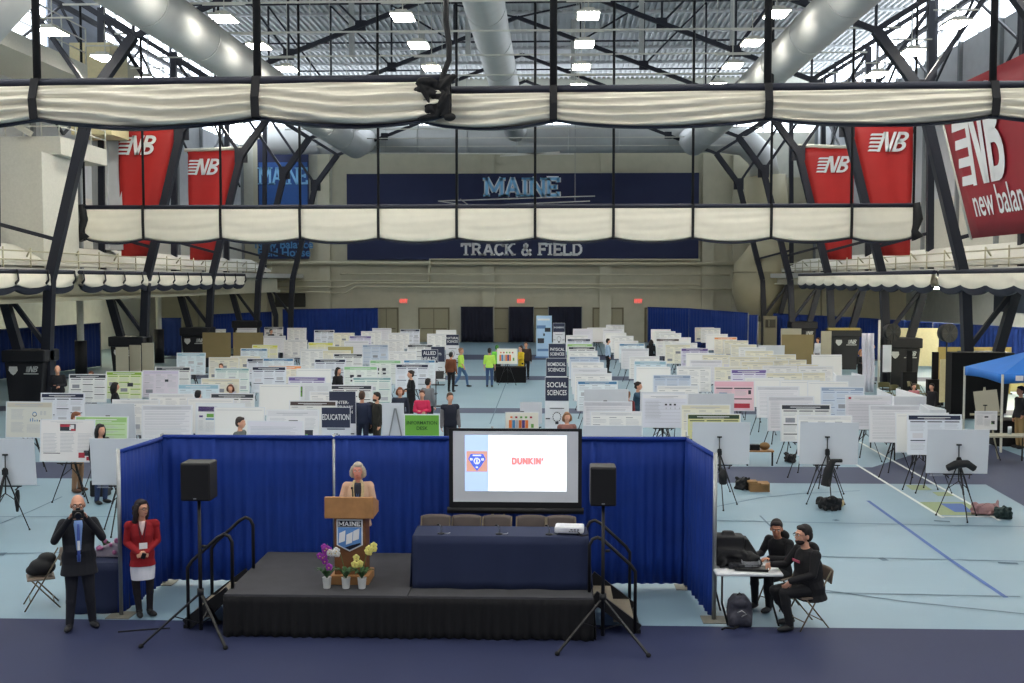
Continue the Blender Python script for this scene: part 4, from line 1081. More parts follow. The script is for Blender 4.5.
def pleats(pts, z0, z1, wave, amp, flare=0.0):
    b = MB(); P = [Vector((*p, 0)) for p in pts]; run = 0
    for a_, b_ in zip(P, P[1:]):
        L = (b_ - a_).length; d = (b_ - a_).normalized(); n_ = Vector((d.y, -d.x, 0))
        def f(u, v, a_=a_, d=d, n_=n_, L=L, run=run):
            s_ = u * L + run; w = 1 - v
            k = amp * (.25 + w) * (math.sin(2 * PI * s_ / wave) + .6 * math.sin(2 * PI * s_ / (wave * 2.3) + 1.0) * w) + flare * w
            return a_ + d * (u * L) + n_ * k + Vector((0, 0, z0 + (z1 - z0) * v + .008 * math.sin(s_ * 5) * w))
        b.grid(f, max(6, int(L / wave * 7)), 6); run += L
    return b
D = sy1 - sy0
pleats([(-wS - .01, D), (-wS - .01, -.01), (wS + .01, -.01), (wS + .01, D)], .012, SH - .03, .13, .018, .02).build('skirt', M('black_skirt_cloth', (15, 15, 18), .9, noise=.1, scale=3), stage, solid=.006)

def stairs(side, lab):
    x0 = sx0 if side < 0 else sx1
    root = thing('stage_steps', lab, 'steps', (x0, 0, 0))
    W0, W1 = (14.75, 15.75)
    tread = M('grey_step_tread', (120, 112, 98), .7)
    for k in range(2):
        z = SH * (2 - k) / 3 + .0; xa = side * (.02 + .27 * k); xb = side * (.30 + .27 * k)
        MB().b2((xa, W0, z - .03), (xb, W1, z)).build('tread', tread, root)
    for y in (W0, W1):
        b = MB(); b.bar((side * .02, y, SH - .06), (side * .62, y, .06), .05, .16); b.build('stringer', blackm, root)
    b = MB(); b.b2((side * .55, W0, 0), (side * .66, W1, .05)); b.build('foot', rubber, root)
    for y in (W0 - .03, W1 + .03):
        a = Vector((side * .58, y, .03)); 
        tp = [(side * .58, y, .03), (side * .58, y, .86), (side * .52, y, .95), (side * .16, y, 1.28), (side * .07, y, 1.33), (side * .0, y, 1.30), (-side * .04, y, 1.22), (-side * .04, y, SH)]
        MB().tube(tp, .024, 10).build('handrail', blackm, root)
    return root
stairs(-1, 'black stage steps with two bent handrails at left end'); stairs(1, 'black stage steps with two bent handrails at right end')

# lectern
lx = at(350, 560, 15.15).x
lec = thing('lectern', 'wooden lectern on the stage with a university crest', 'lectern', (lx + .03, 15.15, SH))
b = MB(); b.prism([(-.34, .93), (.34, .93), (.34, 1.23), (-.34, 1.23)], -.22, -.18); b.build('top_front_panel', wood, lec, bevel=.008)
b = MB()
b.add([(-.34, -.2, 1.23), (.34, -.2, 1.23), (.34, .25, 1.09), (-.34, .25, 1.09), (-.34, -.2, .94), (.34, -.2, .94), (.34, .25, .94), (-.34, .25, .94)], [(0, 3, 2, 1), (4, 5, 6, 7), (0, 4, 7, 3), (1, 2, 6, 5), (3, 7, 6, 2), (0, 1, 5, 4)])
b.build('reading_desk', wood, lec)
b = MB(); b.b2((-.22, -.15, .12), (.22, .18, .94)); b.build('column', woodd, lec, bevel=.01)
b = MB(); b.b2((-.27, -.22, 0), (.27, .27, .13)); b.build('plinth', wood, lec, bevel=.012)
b = MB(); b.prism([(-.18, .55), (0, .46), (.18, .55), (.18, .91), (-.18, .91)], -.175, -.155); b.build('crest_board', lwhite, lec)
b = MB(); b.prism([(-.164, .56), (0, .48), (.164, .56), (.164, .80), (-.164, .80)], -.182, -.176); b.build('crest_blue_field', M('crest_blue', (92, 138, 196), .6, noise=0), lec)
b = MB(); b.b2((-.164, -.184, .81), (.164, -.178, .895)); b.build('crest_name_band', colm((14, 18, 34)), lec)
b = MB(); slab(b, 'MAINE', 0, .822, .06, -.19, .2, sx=1.08); b.build('crest_letters', lwhite, lec)
b = MB()
for k, (xx, zz) in enumerate(((-.11, .63), (-.01, .61), (.085, .66))):
    b.prism([(xx - .04, zz - .05), (xx + .045, zz - .02), (xx + .055, zz + .13), (xx - .03, zz + .09)], -.19, -.184)
b.build('crest_white_pages', lwhite, lec)
b = MB(); b.prism([(-.06, .52), (0, .49), (.09, .53), (.15, .565), (.15, .585), (.02, .55)], -.19, -.184); b.build('crest_dark_mark', colm((14, 18, 34)), lec)
b = MB(); b.tube([(0, .1, 1.14), (0, .08, 1.26), (0, .04, 1.30)], .008, 6); b.ell((0, .03, 1.31), .018, 0, 8, 5)
b = b.build('microphone', blackm, lec)

# orchids
leafm = M('orchid_leaf', (38, 74, 34), .5, noise=.15); stemm = M('orchid_stem', (80, 110, 60), .6)
potm = M('white_pot', (222, 222, 216), .4)
def orchid(px, col, lab, lean, stems):
    p = at(px, 586, 14.78)
    root = thing('potted_orchid', lab, 'potted plant', (p.x, 14.78, SH), 0, None)
    MB().lathe([(.045, 0), (.05, .01), (.062, .145), (.066, .15), (.056, .15), (.05, .12)], n=16).build('pot', potm, root)
    rnd = random.Random(px)
    for k in range(7):
        a = k * .9 + rnd.uniform(-.2, .2); L = rnd.uniform(.13, .22)
        d = Vector((math.cos(a), math.sin(a), 0)); b = MB()
        def f(u, v, d=d, L=L):
            w = .032 * math.sin(PI * min(1, u * .95 + .05)) ; n_ = Vector((-d.y, d.x, 0))
            return d * (L * u) + n_ * (w * (v * 2 - 1)) + Vector((0, 0, .14 + .13 * math.sin(u * 2.2) - .0 * u - .004 * abs(v - .5)))
        b.grid(f, 8, 2); b.build('leaf', leafm, root, solid=.004)
    pm = M('petals_%02x%02x%02x' % col, col, .6, noise=.1, scale=30); cen = M('orchid_centre', (190, 160, 60), .6)
    for (dx, hz, n_) in stems:
        pts = [Vector((0, 0, .13)), Vector((dx * .15, -.01, .3)), Vector((dx * .5, -.02, hz * .9)), Vector((dx * .8, -.03, hz)), Vector((dx * 1.2, -.05, hz - .05))]
        MB().tube(pts, .005, 6).build('stem', stemm, root)
        for i in range(n_):
            t_ = i / max(1, n_ - 1); c = pts[2].lerp(pts[4], t_) + Vector((rnd.uniform(-.035, .035), -.03, rnd.uniform(-.07, .03) - .05 * t_ * 0))
            b = MB()
            for q in range(5):
                a = q * 2 * PI / 5 + PI / 2; b.ell(c + Vector((.026 * math.cos(a), 0, .026 * math.sin(a))), (.024, .008, .024), 0, 8, 5)
            b.ell(c + Vector((0, -.012, -.006)), (.009, .012, .009), 1, 6, 4)
            b.build('flower', [pm, cen], root)
orchid(327, (142, 48, 148), 'purple flowering orchid in a white pot, leftmost before the lectern', -1, [(.02, .62, 6), (-.06, .50, 4), (.05, .34, 3)])
orchid(346, (214, 212, 206), 'white flowering orchid in a white pot, middle before the lectern', -1, [(-.16, .58, 5)])
orchid(362, (222, 212, 120), 'yellow flowering orchid in a white pot, rightmost before the lectern', 1, [(.17, .64, 5), (-.05, .46, 5)])

# draped table with things on it
TY = 14.86
tx0 = at(413, 560, TY).x; tx1 = at(588, 560, TY).x
tb = thing('draped_table', 'long table on the stage under a navy cloth', 'table', ((tx0 + tx1) / 2, TY, SH - .03))
tw = (tx1 - tx0) / 2; navyc = M('navy_table_cloth', (26, 36, 66), .8, noise=.07, scale=3)
for x in (-tw + .12, tw - .12):
    for y in (.08, .52): MB().cone((x, y, 0), (x, y, .7), .016, .016, 8).build('leg', alu, tb)
MB().b2((-tw + .03, .02, .70), (tw - .03, .60, .735)).build('table_top', M('white_table_plastic', (206, 208, 210), .45), tb)
cl = thing('table_cloth', 'navy cloth covering the long table on stage', 'tablecloth', ((tx0 + tx1) / 2, TY, SH - .03))
b = MB(); b.b2((-tw, -.0, .737), (tw, .62, .749))
b.build('cloth_top', navyc, cl, bevel=.005)
pleats([(-tw - .005, .63), (-tw - .005, -.005), (tw + .005, -.005), (tw + .005, .63)], .02, .745, .62, .016, .045).build('cloth_skirt', navyc, cl, solid=.006)
# projector
p = at(571, 532, 15.0)
pr = thing('projector', 'white projector on the right end of the navy table', 'projector', (p.x - .02, 15.08, SH + .72), R(-4))
MB().b2((-.20, -.13, .02), (.20, .13, .115)).build('body', M('white_projector_shell', (214, 214, 218), .35), pr, bevel=.025)
b = MB()
for k in range(6): b.b2((.0 + .022 * k, -.135, .045), (.012 + .022 * k, -.128, .06))
for k in range(3): b.b2((.02 + .045 * k, -.135, .07), (.05 + .045 * k, -.128, .085))
b.build('port_panel', dink, pr)
b = MB(); b.cone((-.1, .13, .07), (-.1, .155, .07), .04, .04, 14); b.build('projection_lens', blackm, pr)
MB().cone((.12, -.1, 0), (.12, -.1, .03), .018, .018, 8).build('foot', rubber, pr)
MB().tube([(.13, -.135, .05), (.17, -.2, .015), (.2, -.16, .008), (.26, -.1, .008)], .008, 6).build('cable', rubber, pr)
for k, px in enumerate((441, 499, 549)):
    p = at(px, 533, 14.98)
    r = thing('table_microphone', 'small black stand microphone on the navy table, %s of three' % ['left', 'middle', 'right'][k], 'microphone', (p.x, 14.98, SH + .72), 0, 'table microphones')
    MB().lathe([(.05, 0), (.05, .012), (.015, .02)], n=14).build('base', blackm, r)
    MB().tube([(0, 0, .015), (.005, .0, .07), (-.01, -.01, .12), (-.03, -.02, .13)], .006, 6).build('gooseneck', alu, r)
    MB().ell((-.035, -.02, .132), (.02, .014, .014), 0, 8, 6).build('microphone_head', blackm, r)
    MB().tube([(.04, 0, .005), (.1, .01, .004), (.12, .06, .004)], .005, 6).build('cable', M('pale_cable', (170, 170, 170), .5), r)
# folding chairs
tanm = M('tan_seat_plastic', (112, 98, 86), .5); framem = M('bronze_chair_frame', (96, 86, 70), .45, .4)
def folding_chair(x, y, z, rz, lab, group=None, sc_=1.0, seatm=tanm):
    r = thing('folding_chair', lab, 'chair', (x, y, z), rz, group)
    MB().b2((-.21, -.20, .43), (.21, .18, .455)).build('seat', seatm, r, bevel=.012)
    b = MB()
    def f(u, v): 
        xx = (u - .5) * .43; return Vector((xx, .25 + .03 * v - .04 * (1 - (2 * u - 1) ** 2) * -1, .62 + .2 * v - .02 * (abs(2 * u - 1) ** 4) * v))
    b.grid(f, 10, 4); b.build('backrest', seatm, r, solid=.018)
    for s in (-1, 1):
        MB().tube([(s * .21, -.24, 0), (s * .21, .02, .42), (s * .21, .25, .80)], .011, 8).build('long_leg', framem, r)
        MB().tube([(s * .19, .24, 0), (s * .19, -.14, .44)], .011, 8).build('short_leg', framem, r)
    b = MB(); b.cone((-.21, -.16, .12), (.21, -.16, .12), .008, .008, 6); b.cone((-.19, .16, .1), (.19, .16, .1), .008, .008, 6); b.build('crossbar', framem, r)
    return r
for k, px in enumerate((436.5, 467, 497.5, 531, 561)):
    p = at(px, 520, 16.0)
    folding_chair(p.x, 15.66, SH - .04, 0, 'brown folding chair behind the navy stage table, %s of five from left' % NUM[k].replace('front', 'first'), 'folding chairs behind the stage table', seatm=M('taupe_chair_plastic', (92, 82, 78), .5))

# projection screen on a tripod
Ys = 16.35
scn = thing('projection_screen', 'black framed projection screen showing a DUNKIN\' slide', 'projection screen', (0, 0, 0))
A = at(449, 429, Ys); Bq = at(582, 428, Ys); C = at(580, 508, Ys); Dq = at(446, 506, Ys)
x0, x1, z0, z1 = A.x, Bq.x, at(500, 508, Ys).z, at(500, 428.5, Ys).z
b = MB(); b.b2((x0, Ys, z0), (x1, Ys + .02, z1)); b.build('black_border', blackm, scn)
scr = M('screen_grey', (206, 209, 214), .8, noise=.0)
p = at(453, 431, Ys); q = at(578, 502.5, Ys)
b = MB(); b.b2((p.x, Ys - .005, q.z), (q.x, Ys, p.z)); b.build('screen_surface', scr, scn)
p = at(465, 435, Ys); q = at(566.5, 491.5, Ys); m_ = at(488.5, 460, Ys).x
b = MB(); b.b2((m_, Ys - .009, q.z), (q.x, Ys - .005, p.z)); b.build('bright_slide', M('slide_white', (240, 246, 255), emit=.93), scn)
b = MB(); b.b2((p.x, Ys - .009, q.z), (m_, Ys - .005, p.z)); b.build('blue_slide_strip', M('slide_blue', (176, 200, 238), emit=.85), scn)
a1 = at(466.5, 451, Ys); a2 = at(487.5, 471.5, Ys)
b = MB(); b.b2((a1.x, Ys - .012, a2.z), (a2.x, Ys - .009, a1.z)); b.build('logo_square', M('slide_coral', (212, 158, 142), emit=.75), scn)
cx, cz = (a1.x + a2.x) / 2, (a1.z + a2.z) / 2; s_ = (a2.x - a1.x)
b = MB(); b.prism([(cx - .42 * s_, cz + .12 * s_), (cx - .2 * s_, cz - .22 * s_), (cx, cz - .46 * s_), (cx + .2 * s_, cz - .22 * s_), (cx + .42 * s_, cz + .12 * s_), (cx + .3 * s_, cz + .36 * s_), (cx - .3 * s_, cz + .36 * s_)], Ys - .015, Ys - .012)
b.build('logo_shield', M('slide_indigo', (84, 110, 214), emit=.75), scn)
b = MB()
for k in range(10):
    a = 2 * PI * k / 10; b.box((cx + .13 * s_ * math.cos(a), Ys - .017, cz + .02 * s_ + .13 * s_ * math.sin(a)), (.06 * s_, .002, .06 * s_))
b.box((cx, Ys - .017, cz), (.05 * s_, .002, .2 * s_)); b.box((cx, Ys - .017, cz + .29 * s_), (.4 * s_, .002, .06 * s_)); b.box((cx - .27 * s_, Ys - .017, cz + .1 * s_), (.12 * s_, .002, .1 * s_)); b.box((cx + .27 * s_, Ys - .017, cz + .1 * s_), (.12 * s_, .002, .1 * s_)); b.box((cx, Ys - .017, cz - .28 * s_), (.1 * s_, .002, .07 * s_))
b.build('logo_marks', M('slide_mark_white', (238, 240, 255), emit=.85), scn)
tp_ = at(529, 461, Ys)
GL = {'D': [((0,0),(0,1)),((0,1),(.35,1)),((.35,1),(.6,.75)),((.6,.75),(.6,.25)),((.6,.25),(.35,0)),((.35,0),(0,0))], 'U': [((0,1),(0,.3)),((0,.3),(.2,0)),((.2,0),(.4,0)),((.4,0),(.6,.3)),((.6,.3),(.6,1))],
      'N': [((0,0),(0,1)),((0,1),(.6,0)),((.6,0),(.6,1))], 'K': [((0,0),(0,1)),((0,.45),(.55,1)),((.15,.55),(.6,0))], 'I': [((0,0),(0,1))], "'": [((.1,1),(.0,.7))]}
b = MB(); gx = tp_.x - .245; hh = .082
for ch_ in "DUNKIN'":
    for (a_, c_) in GL[ch_]:
        p_ = Vector((gx + a_[0] * hh, Ys - .013, tp_.z + (a_[1] - .5) * hh)); q_ = Vector((gx + c_[0] * hh, Ys - .013, tp_.z + (c_[1] - .5) * hh))
        b.bar(p_, q_, .004, .030, up=(0, 0, 1) if abs((q_ - p_).normalized().z) < .9 else (1, 0, 0)); b.box(p_, (.026, .004, .026)); b.box(q_, (.026, .004, .026))
    gx += (.42 if ch_ in "I" else 1.0) * hh
b.build('slide_word', M('slide_rose', (210, 142, 142), emit=.8), scn)
b = MB(); b.cone((x0 - .03, Ys + .02, z0 - .04), (x1 + .03, Ys + .02, z0 - .04), .05, .05, 12); b.build('roller_case', blackm, scn)
xm = (x0 + x1) / 2 - .35
b = MB(); b.cone((xm, Ys + .08, SH + .05), (xm, Ys + .08, z1 + .02), .02, .02, 8); b.build('stand_pole', alu, scn)
for dx, dy in ((-.45, -.2), (.45, -.2), (0, .28)):
    MB().bar((xm, Ys + .08, SH + .45), (xm + dx, Ys + .08 + dy, SH + .01), .03, .02).build('stand_leg', alu, scn)

# loudspeakers on tripods
def speaker(px0, px1, ytop, ybot, pole_px, Y, lab, legs):
    a = at(px0, ytop, Y); c = at(px1, ybot, Y); x = (a.x + c.x) / 2; w = c.x - a.x; h = a.z - c.z
    s_ = thing('loudspeaker', 'black loudspeaker on a stand at the %s of stage' % lab, 'loudspeaker', (x, Y, c.z), 0, 'stage loudspeakers')
    b = MB(); b.prism([(-w / 2, 0), (w / 2, 0), (w / 2 - .0, h), (-w / 2, h)], -.17, .17); b.build('cabinet', M('black_speaker_box', (17, 17, 19), .6), s_, bevel=.02)
    b = MB(); b.b2((-w / 2 + .015, -.185, .02), (w / 2 - .015, -.165, h - .02)); b.build('grille', M('black_grille', (21, 21, 24), .9, noise=.3, scale=200), s_, bevel=.006)
    b = MB(); b.b2((-.02, -.19, .03), (.02, -.184, .045)); b.build('badge', alu, s_)
    st = thing('speaker_stand', 'black tripod stand under the loudspeaker at the %s of stage' % lab, 'stand', (at(pole_px, 560, Y).x, Y, 0), 0, 'speaker stands')
    MB().cone((0, 0, .12), (0, 0, c.z - .01), .028, .022, 10).build('pole', blackm, st)
    MB().cone((0, 0, .58), (0, 0, .68), .045, .045, 12).build('collar', blackm, st)
    MB().cone((.03, 0, 1.25), (.09, 0, 1.25), .02, .02, 8).build('knob', blackm, st)
    for dx, dy in legs:
        L = MB(); L.bar((0, 0, .62), (dx, dy, .03), .035, .02); L = L.build('leg', blackm, st)
        MB().ell((dx, dy, .03), (.035, .035, .03)).build('rubber_foot', rubber, L)
        MB().bar((0, 0, .2), (dx * .45, dy * .45, .62 - .59 * .45), .02, .012).build('brace', blackm, st)
speaker(184, 214, 461, 499, 200, 14.35, 'left', ((-.66, -.42), (.46, -.44), (.05, .6)))
speaker(590, 615.5, 465, 504, 603, 14.3, 'right', ((-.60, -.46), (.56, -.48), (.02, .6)))
b = MB(); pts = [gz(p_, q_, .012) for p_, q_ in ((600, 640), (575, 646), (520, 652), (455, 652), (450, 648))]
tag(MB().tube([gz(118, 632, .012), gz(140, 630, .012), gz(170, 628, .012)], .012, 5).build('floor_cable', rubber), 'thin black cable on the floor by the left side drape', 'cable')

# ---- left side table with navy cloth, bouquet, chair with bag
lt = thing('draped_table', 'small table under a navy cloth left of the blue side drape', 'table', (at(105, 600, 15.6).x, 15.35, 0))
MB().b2((-.42, .02, .70), (.30, .68, .735)).build('table_top', M('white_table_plastic', (206, 208, 210), .45), lt)
for x in (-.36, .24):
    for y in (.08, .6): MB().cone((x, y, 0), (x, y, .7), .016, .016, 8).build('leg', alu, lt)
cl = thing('table_cloth', 'navy cloth on the small table behind the photographer', 'tablecloth', lt.location)
MB().b2((-.46, 0, .737), (.33, .70, .75)).build('cloth_top', navyc, cl)
pleats([(-.465, .70), (-.465, -.005), (.335, -.005), (.335, .70)], .02, .745, .4, .015, .02).build('cloth_skirt', navyc, cl, solid=.006)
bq = thing('flower_bouquet', 'wrapped bouquet of pink flowers on the small navy table', 'bouquet', (lt.location.x + .02, 15.7, .755))
rnd = random.Random(5)
b = MB(); b.prism([(-.30, 0), (.18, .0), (.3, .12), (.1, .22), (-.12, .14)], -.06, .08); b.build('paper_wrap', M('bouquet_wrap', (150, 140, 150), .6), bq, bevel=.02)
b = MB()
for k in range(18): b.ell((rnd.uniform(-.12, .28), rnd.uniform(-.1, .02), .08 + rnd.uniform(0, .2)), rnd.uniform(.02, .038), 0, 6, 4)
b.build('pink_blooms', M('pink_bloom', (176, 104, 142), .7), bq)
for k in range(7):
    a = rnd.uniform(.2, 1.2); MB().tube([(0, 0, .05), (.1 * math.cos(a + 1) , 0, .2), (.22 * math.cos(a + 1.2), 0, .28 * math.sin(a) + .1)], [.02, .03, .006], 6, sx=.4).build('leaf', leafm, bq)
p = gz(42, 606)
folding_chair(p.x, p.y, 0, R(-62), 'tan folding chair behind the photographer with a bag on it')
b = MB()
for c, r_ in (((0, 0, .13), (.20, .14, .13)), ((.06, .03, .25), (.14, .10, .09)), ((-.1, -.02, .08), (.14, .12, .08))): b.ell(c, r_, 0, 14, 9)
tag(b.build('shoulder_bag', M('black_nylon', (20, 20, 22), .7), loc=(p.x + .02, p.y, .46), remesh=.02), 'black soft bag lying on the tan folding chair at left', 'bag')

# ---- right side: white folding table with gear
tx = at(750, 580, 15.3).x; ty = 15.12
rt = thing('folding_table', 'white plastic folding table right of blue side drape', 'table', (tx, ty, 0))
MB().b2((-.50, 0, .70), (.43, .78, .745)).build('table_top', M('white_table_plastic', (206, 208, 210), .45), rt, bevel=.02)
for x in (-.4, .30):
    MB().tube([(x, .1, .7), (x, .1, .3), (x + .08, .04, 0)], .015, 8).build('leg', blackm, rt); MB().tube([(x, .68, .7), (x, .68, .3), (x + .08, .74, 0)], .015, 8).build('leg', blackm, rt)
b = MB(); rnd = random.Random(9)
b.prism([(-.50, .75), (-.10, .75), (-.06, 1.0), (-.04, 1.17), (-.47, 1.18), (-.50, 1.0)], .36, .66); b.prism([(-.12, .75), (.24, .75), (.16, .9), (.02, 1.12), (-.12, 1.14)], .42, .68)
b.box((-.26, .5, 1.2), (.16, .1, .06)); b.box((-.3, .34, .95), (.3, .06, .1))
for k in range(22): b.ell((rnd.uniform(-.48, .15), rnd.uniform(.3, .45), rnd.uniform(.78, .98)), (rnd.uniform(.05, .12), .06, rnd.uniform(.03, .05)), 0, 10, 6, rot=Euler((0, rnd.uniform(-.8, .8), 0)).to_matrix())
tag(b.build('equipment_bag', M('black_nylon', (20, 20, 22), .7), loc=(tx, ty, 0), remesh=.02), 'big open black equipment bag on the white folding table', 'bag')
b = MB()
for k in range(7): b.box((-.24 + .06 * k, .28 - .03 * (k % 3), .785 + .01 * (k % 2)), (.10, .12, .07), rot=Euler((0, 0, k)).to_matrix())
tag(b.build('audio_mixer', M('dark_grey_gear', (34, 35, 40), .5), loc=(tx, ty, 0), bevel=.01), 'dark small gear heaped at the front of the white table', 'equipment')
b = MB(); b.box((.02, .2, .77), (.46, .24, .035), rot=Euler((0, 0, -.15)).to_matrix()); tag(b.build('laptop_case', blackm, loc=(tx, ty, 0), bevel=.01), 'flat black case on the white table edge', 'case')
b = MB()
for k in range(4): b.tube([Vector((.02 + .13 * math.cos(a * .7), .25 + .09 * math.sin(a * .7), .80 + .02 * k + .006 * math.sin(a * 2))) for a in range(10)], .008, 6)
tag(b.build('coiled_cable', M('grey_cable', (136, 138, 142), .5), loc=(tx, ty, 0)), 'coil of grey cable on the white folding table', 'cable')
b = MB(); b.box((-.47, .3, .76), (.08, .26, .03)); tag(b.build('notepad', lwhite, loc=(tx + .04, ty + .2, 0)), 'white paper pad at the drape end of the table', 'paper')
# backpack on the floor
p = gz(741, 628)
bp = thing('backpack', 'grey patterned backpack on the floor under the white table', 'backpack', (p.x, p.y + .12, 0))
b = MB()
b.prism([(-.16, 0), (.16, 0), (.17, .2), (.15, .34), (.08, .42), (-.08, .42), (-.15, .34), (-.17, .2)], -.08, .12)
for c, r_ in (((0, -.08, .13), (.14, .08, .12)), ((-.09, -.1, .1), (.07, .07, .09)), ((.09, -.1, .1), (.07, .07, .09)), ((0, -.06, .33), (.11, .07, .07))): b.ell(c, r_, 0, 14, 9)
b.build('body', M('mottled_grey_nylon', (52, 52, 62), .8, noise=.35, scale=25), bp, remesh=.015)
MB().tube([(-.05, -.14, .22), (.0, -.17, .26), (.07, -.14, .2), (0, -.16, .17)], .008, 6).build('cord', M('pale_cable', (170, 170, 170), .5), bp)
MB().tube([(-.04, .03, .41), (0, .03, .45), (.04, .03, .41)], .01, 6).build('handle', rubber, bp)
b = MB(); b.tube([(-.03, -.12, .02), (-.12, -.2, .015), (-.22, -.16, .015), (-.28, -.24, .015)], .014, 6); b.build('loose_strap', rubber, bp)

# ---- bags and boxes lying on the floor around the front easels
def bag(px, py, w, h, mat, lab, extra=None, rm=.014):
    p = gz(px, py); b = MB()
    rb = random.Random(int(px))
    b.ell((0, 0, h * .42), (w * .46, .16, h * .42), 0, 14, 9)
    b.box((w * .05, 0, h * .3), (w * .7, .26, h * .56), rot=Euler((0, .08, .1)).to_matrix())
    for k in range(26):
        a = rb.uniform(0, 2 * PI); b.ell((w * .38 * math.cos(a), .14 * math.sin(a) - .02, rb.uniform(.08, .8) * h), (rb.uniform(.04, .11), rb.uniform(.03, .07), rb.uniform(.02, .05)), 0, 8, 5, rot=Euler((rb.uniform(-1, 1), rb.uniform(-1, 1), rb.uniform(-1, 1))).to_matrix())
    b.tube([(-w * .3, -.12, h * .6), (-w * .1, -.2, h * 1.0), (w * .15, -.18, h * .95), (w * .3, -.12, h * .55)], .016, 6)
    o = b.build('bag' if not extra else extra, mat, loc=(p.x, p.y + .15, .01), remesh=rm)
    return tag(o, lab, extra or 'bag')
nyl = M('black_nylon', (20, 20, 22), .7)
bag(831, 511, .56, .30, nyl, 'black duffel bag on the floor before the right easels')
b = MB(); b.ell((0, 0, .09), (.08, .08, .09)); tag(b.build('crumpled_paper_bag', M('tan_paper', (190, 168, 124), .8), loc=gz(842, 508) + Vector((0, .1, 0)), remesh=.015), 'small tan bundle beside the black duffel bag', 'bag')
bag(744, 490, .36, .30, nyl, 'black backpack on the floor beside the cardboard carton')
p = gz(760, 492); b = MB(); b.b2((-.22, 0, 0), (.22, .3, .2)); b.b2((-.26, .02, .2), (-.05, .28, .235)); b.b2((.02, -.1, .16), (.2, .0, .2)); tag(b.build('cardboard_carton', M('brown_card', (140, 108, 70), .8), loc=p), 'open brown cardboard carton on the floor at right', 'box')
p = gz(760, 466); sm = thing('low_crate_table', 'low wooden table with dark goods behind the carton', 'table', p)
MB().b2((-.36, 0, .36), (.36, .32, .4)).build('table_top', wood, sm)
for x in (-.32, .32): MB().b2((x - .02, .02, 0), (x + .02, .06, .36)).build('leg', blackm, sm)
b = MB(); b.b2((-.3, .05, 0), (.0, .25, .14)); b.ell((.14, .15, .1), (.14, .1, .1), 1); tag(b.build('packed_goods', [blackm, M('brown_card', (140, 108, 70), .8)], loc=p + Vector((0, 0, .4))), 'dark box and brown parcel on the low wooden table', 'box')
bag(791, 463, .30, .24, nyl, 'black bag with light handles on floor between easels')
bag(988, 516, .62, .26, M('dusty_pink_cloth', (146, 112, 112), .8), 'dusty pink bag and garment heap at right edge')
bag(1006, 520, .34, .26, M('dark_green_cloth', (30, 46, 44), .8), 'dark green garment beside the dusty pink bag')
p = gz(98, 497); b = MB(); b.b2((-.19, 0, 0), (.19, .3, .36)); tag(b.build('black_case', blackm, loc=p, bevel=.03), 'upright black case standing under the left grey board back', 'case')
for (px, py, lab, s_) in ((723, 475, 'black pouch hanging on the easel nearest the right side drape', .8), (830, 470, 'black camera case hanging on the second front easel at right', 1.25), (961, 466, 'black carry bag wrapped on the front easel at right', 1.0), (17, 497, 'slim black bag hanging on the leftmost easel', .8)):
    p = gz(px, 490 if px > 100 else 520); Y = 23.3 if px < 800 else (23.6 if px < 900 else 22.5)
    if px < 100: Y = 21.2
    q = at(px, py, Y - .35); b = MB()
    if px == 961: b.tube([q + Vector((-.28, 0, -.05)), q + Vector((-.1, 0, .03)), q + Vector((.12, 0, .05)), q + Vector((.28, 0, -.06))], [.07, .09, .08, .07], 10)
    elif px == 830: b.tube([q + Vector((-.09, 0, -.34)), q + Vector((-.03, 0, 0)), q + Vector((.06, 0, .22))], [.11, .10, .06], 10); b.tube([q + Vector((.05, 0, .2)), q + Vector((.26, 0, .2))], .045, 8)
    elif px < 100: b.tube([q + Vector((.0, 0, -.3)), q, q + Vector((.02, 0, .15))], [.03, .06, .03], 8)
    else: b.tube([q + Vector((.0, 0, -.2)), q, q + Vector((.02, 0, .12))], [.08, .1, .05], 8)
    tag(b.build('easel_bag', nyl, remesh=.02), lab, 'bag')

# ---- information desk sign, aisle displays
def easel_sign(px0, px1, y0, y1, Y, lab, style_m, name='poster_board', tilt=0, plain=None, legs=True):
    a = at(px0, y0, Y); c = at(px1, y1, Y); w = c.x - a.x; h = a.z - c.z
    root = thing(name, lab, 'poster board', ((a.x + c.x) / 2, Y, c.z), R(tilt))
    MB().b2((-w / 2, 0, 0), (w / 2, .015, h)).build('panel', plain or foam, root)
    if style_m:
        o = bpy.data.objects.new('poster_sheet', style_m); COL.objects.link(o); o.parent = root; o.location = (0, -.004, h / 2); o.scale = (w / BW, 1, h / BH)
    if legs: put_easel((a.x + c.x) / 2, Y + .1, 0, 'easel holding the ' + lab[:60], True)
    return root
root = easel_sign(404, 440, 414, 437, 24.0, 'green sign reading INFORMATION DESK above the blue backdrop', None, plain=foam)
b = MB(); b.b2((-.375, -.006, .03), (.375, -.001, .48)); b.build('green_sheet', colm((106, 166, 62)), root)
text_obj('lettering', 'INFORMATION', .105, colm((38, 78, 30)), root, (0, -.01, .31), bold=.001, sx=.95, ext=.001); text_obj('lettering', 'DESK', .105, colm((38, 78, 30)), root, (0, -.01, .19), bold=.002, ext=.001)
p = gz(422, 445)
dk = thing('information_desk', 'long table behind the green sign with seated helpers', 'table', (at(418, 420, 25.4).x, 25.0, 0))
MB().b2((-1.1, 0, .71), (.75, .75, .75)).build('table_top', M('white_table_plastic', (206, 208, 210), .45), dk)
for x in (-1.0, .65):
    for y in (.08, .67): MB().cone((x, y, 0), (x, y, .71), .018, .018, 6).build('leg', blackm, dk)
easel_sign(497, 517.5, 348.5, 364, 50.0, 'white display board with coloured blocks in the far aisle', poster_mesh('kit', True))
easel_sign(505, 539, 412, 432, 27.6, 'white display board with coloured blocks just above screen', poster_mesh('kit', False))
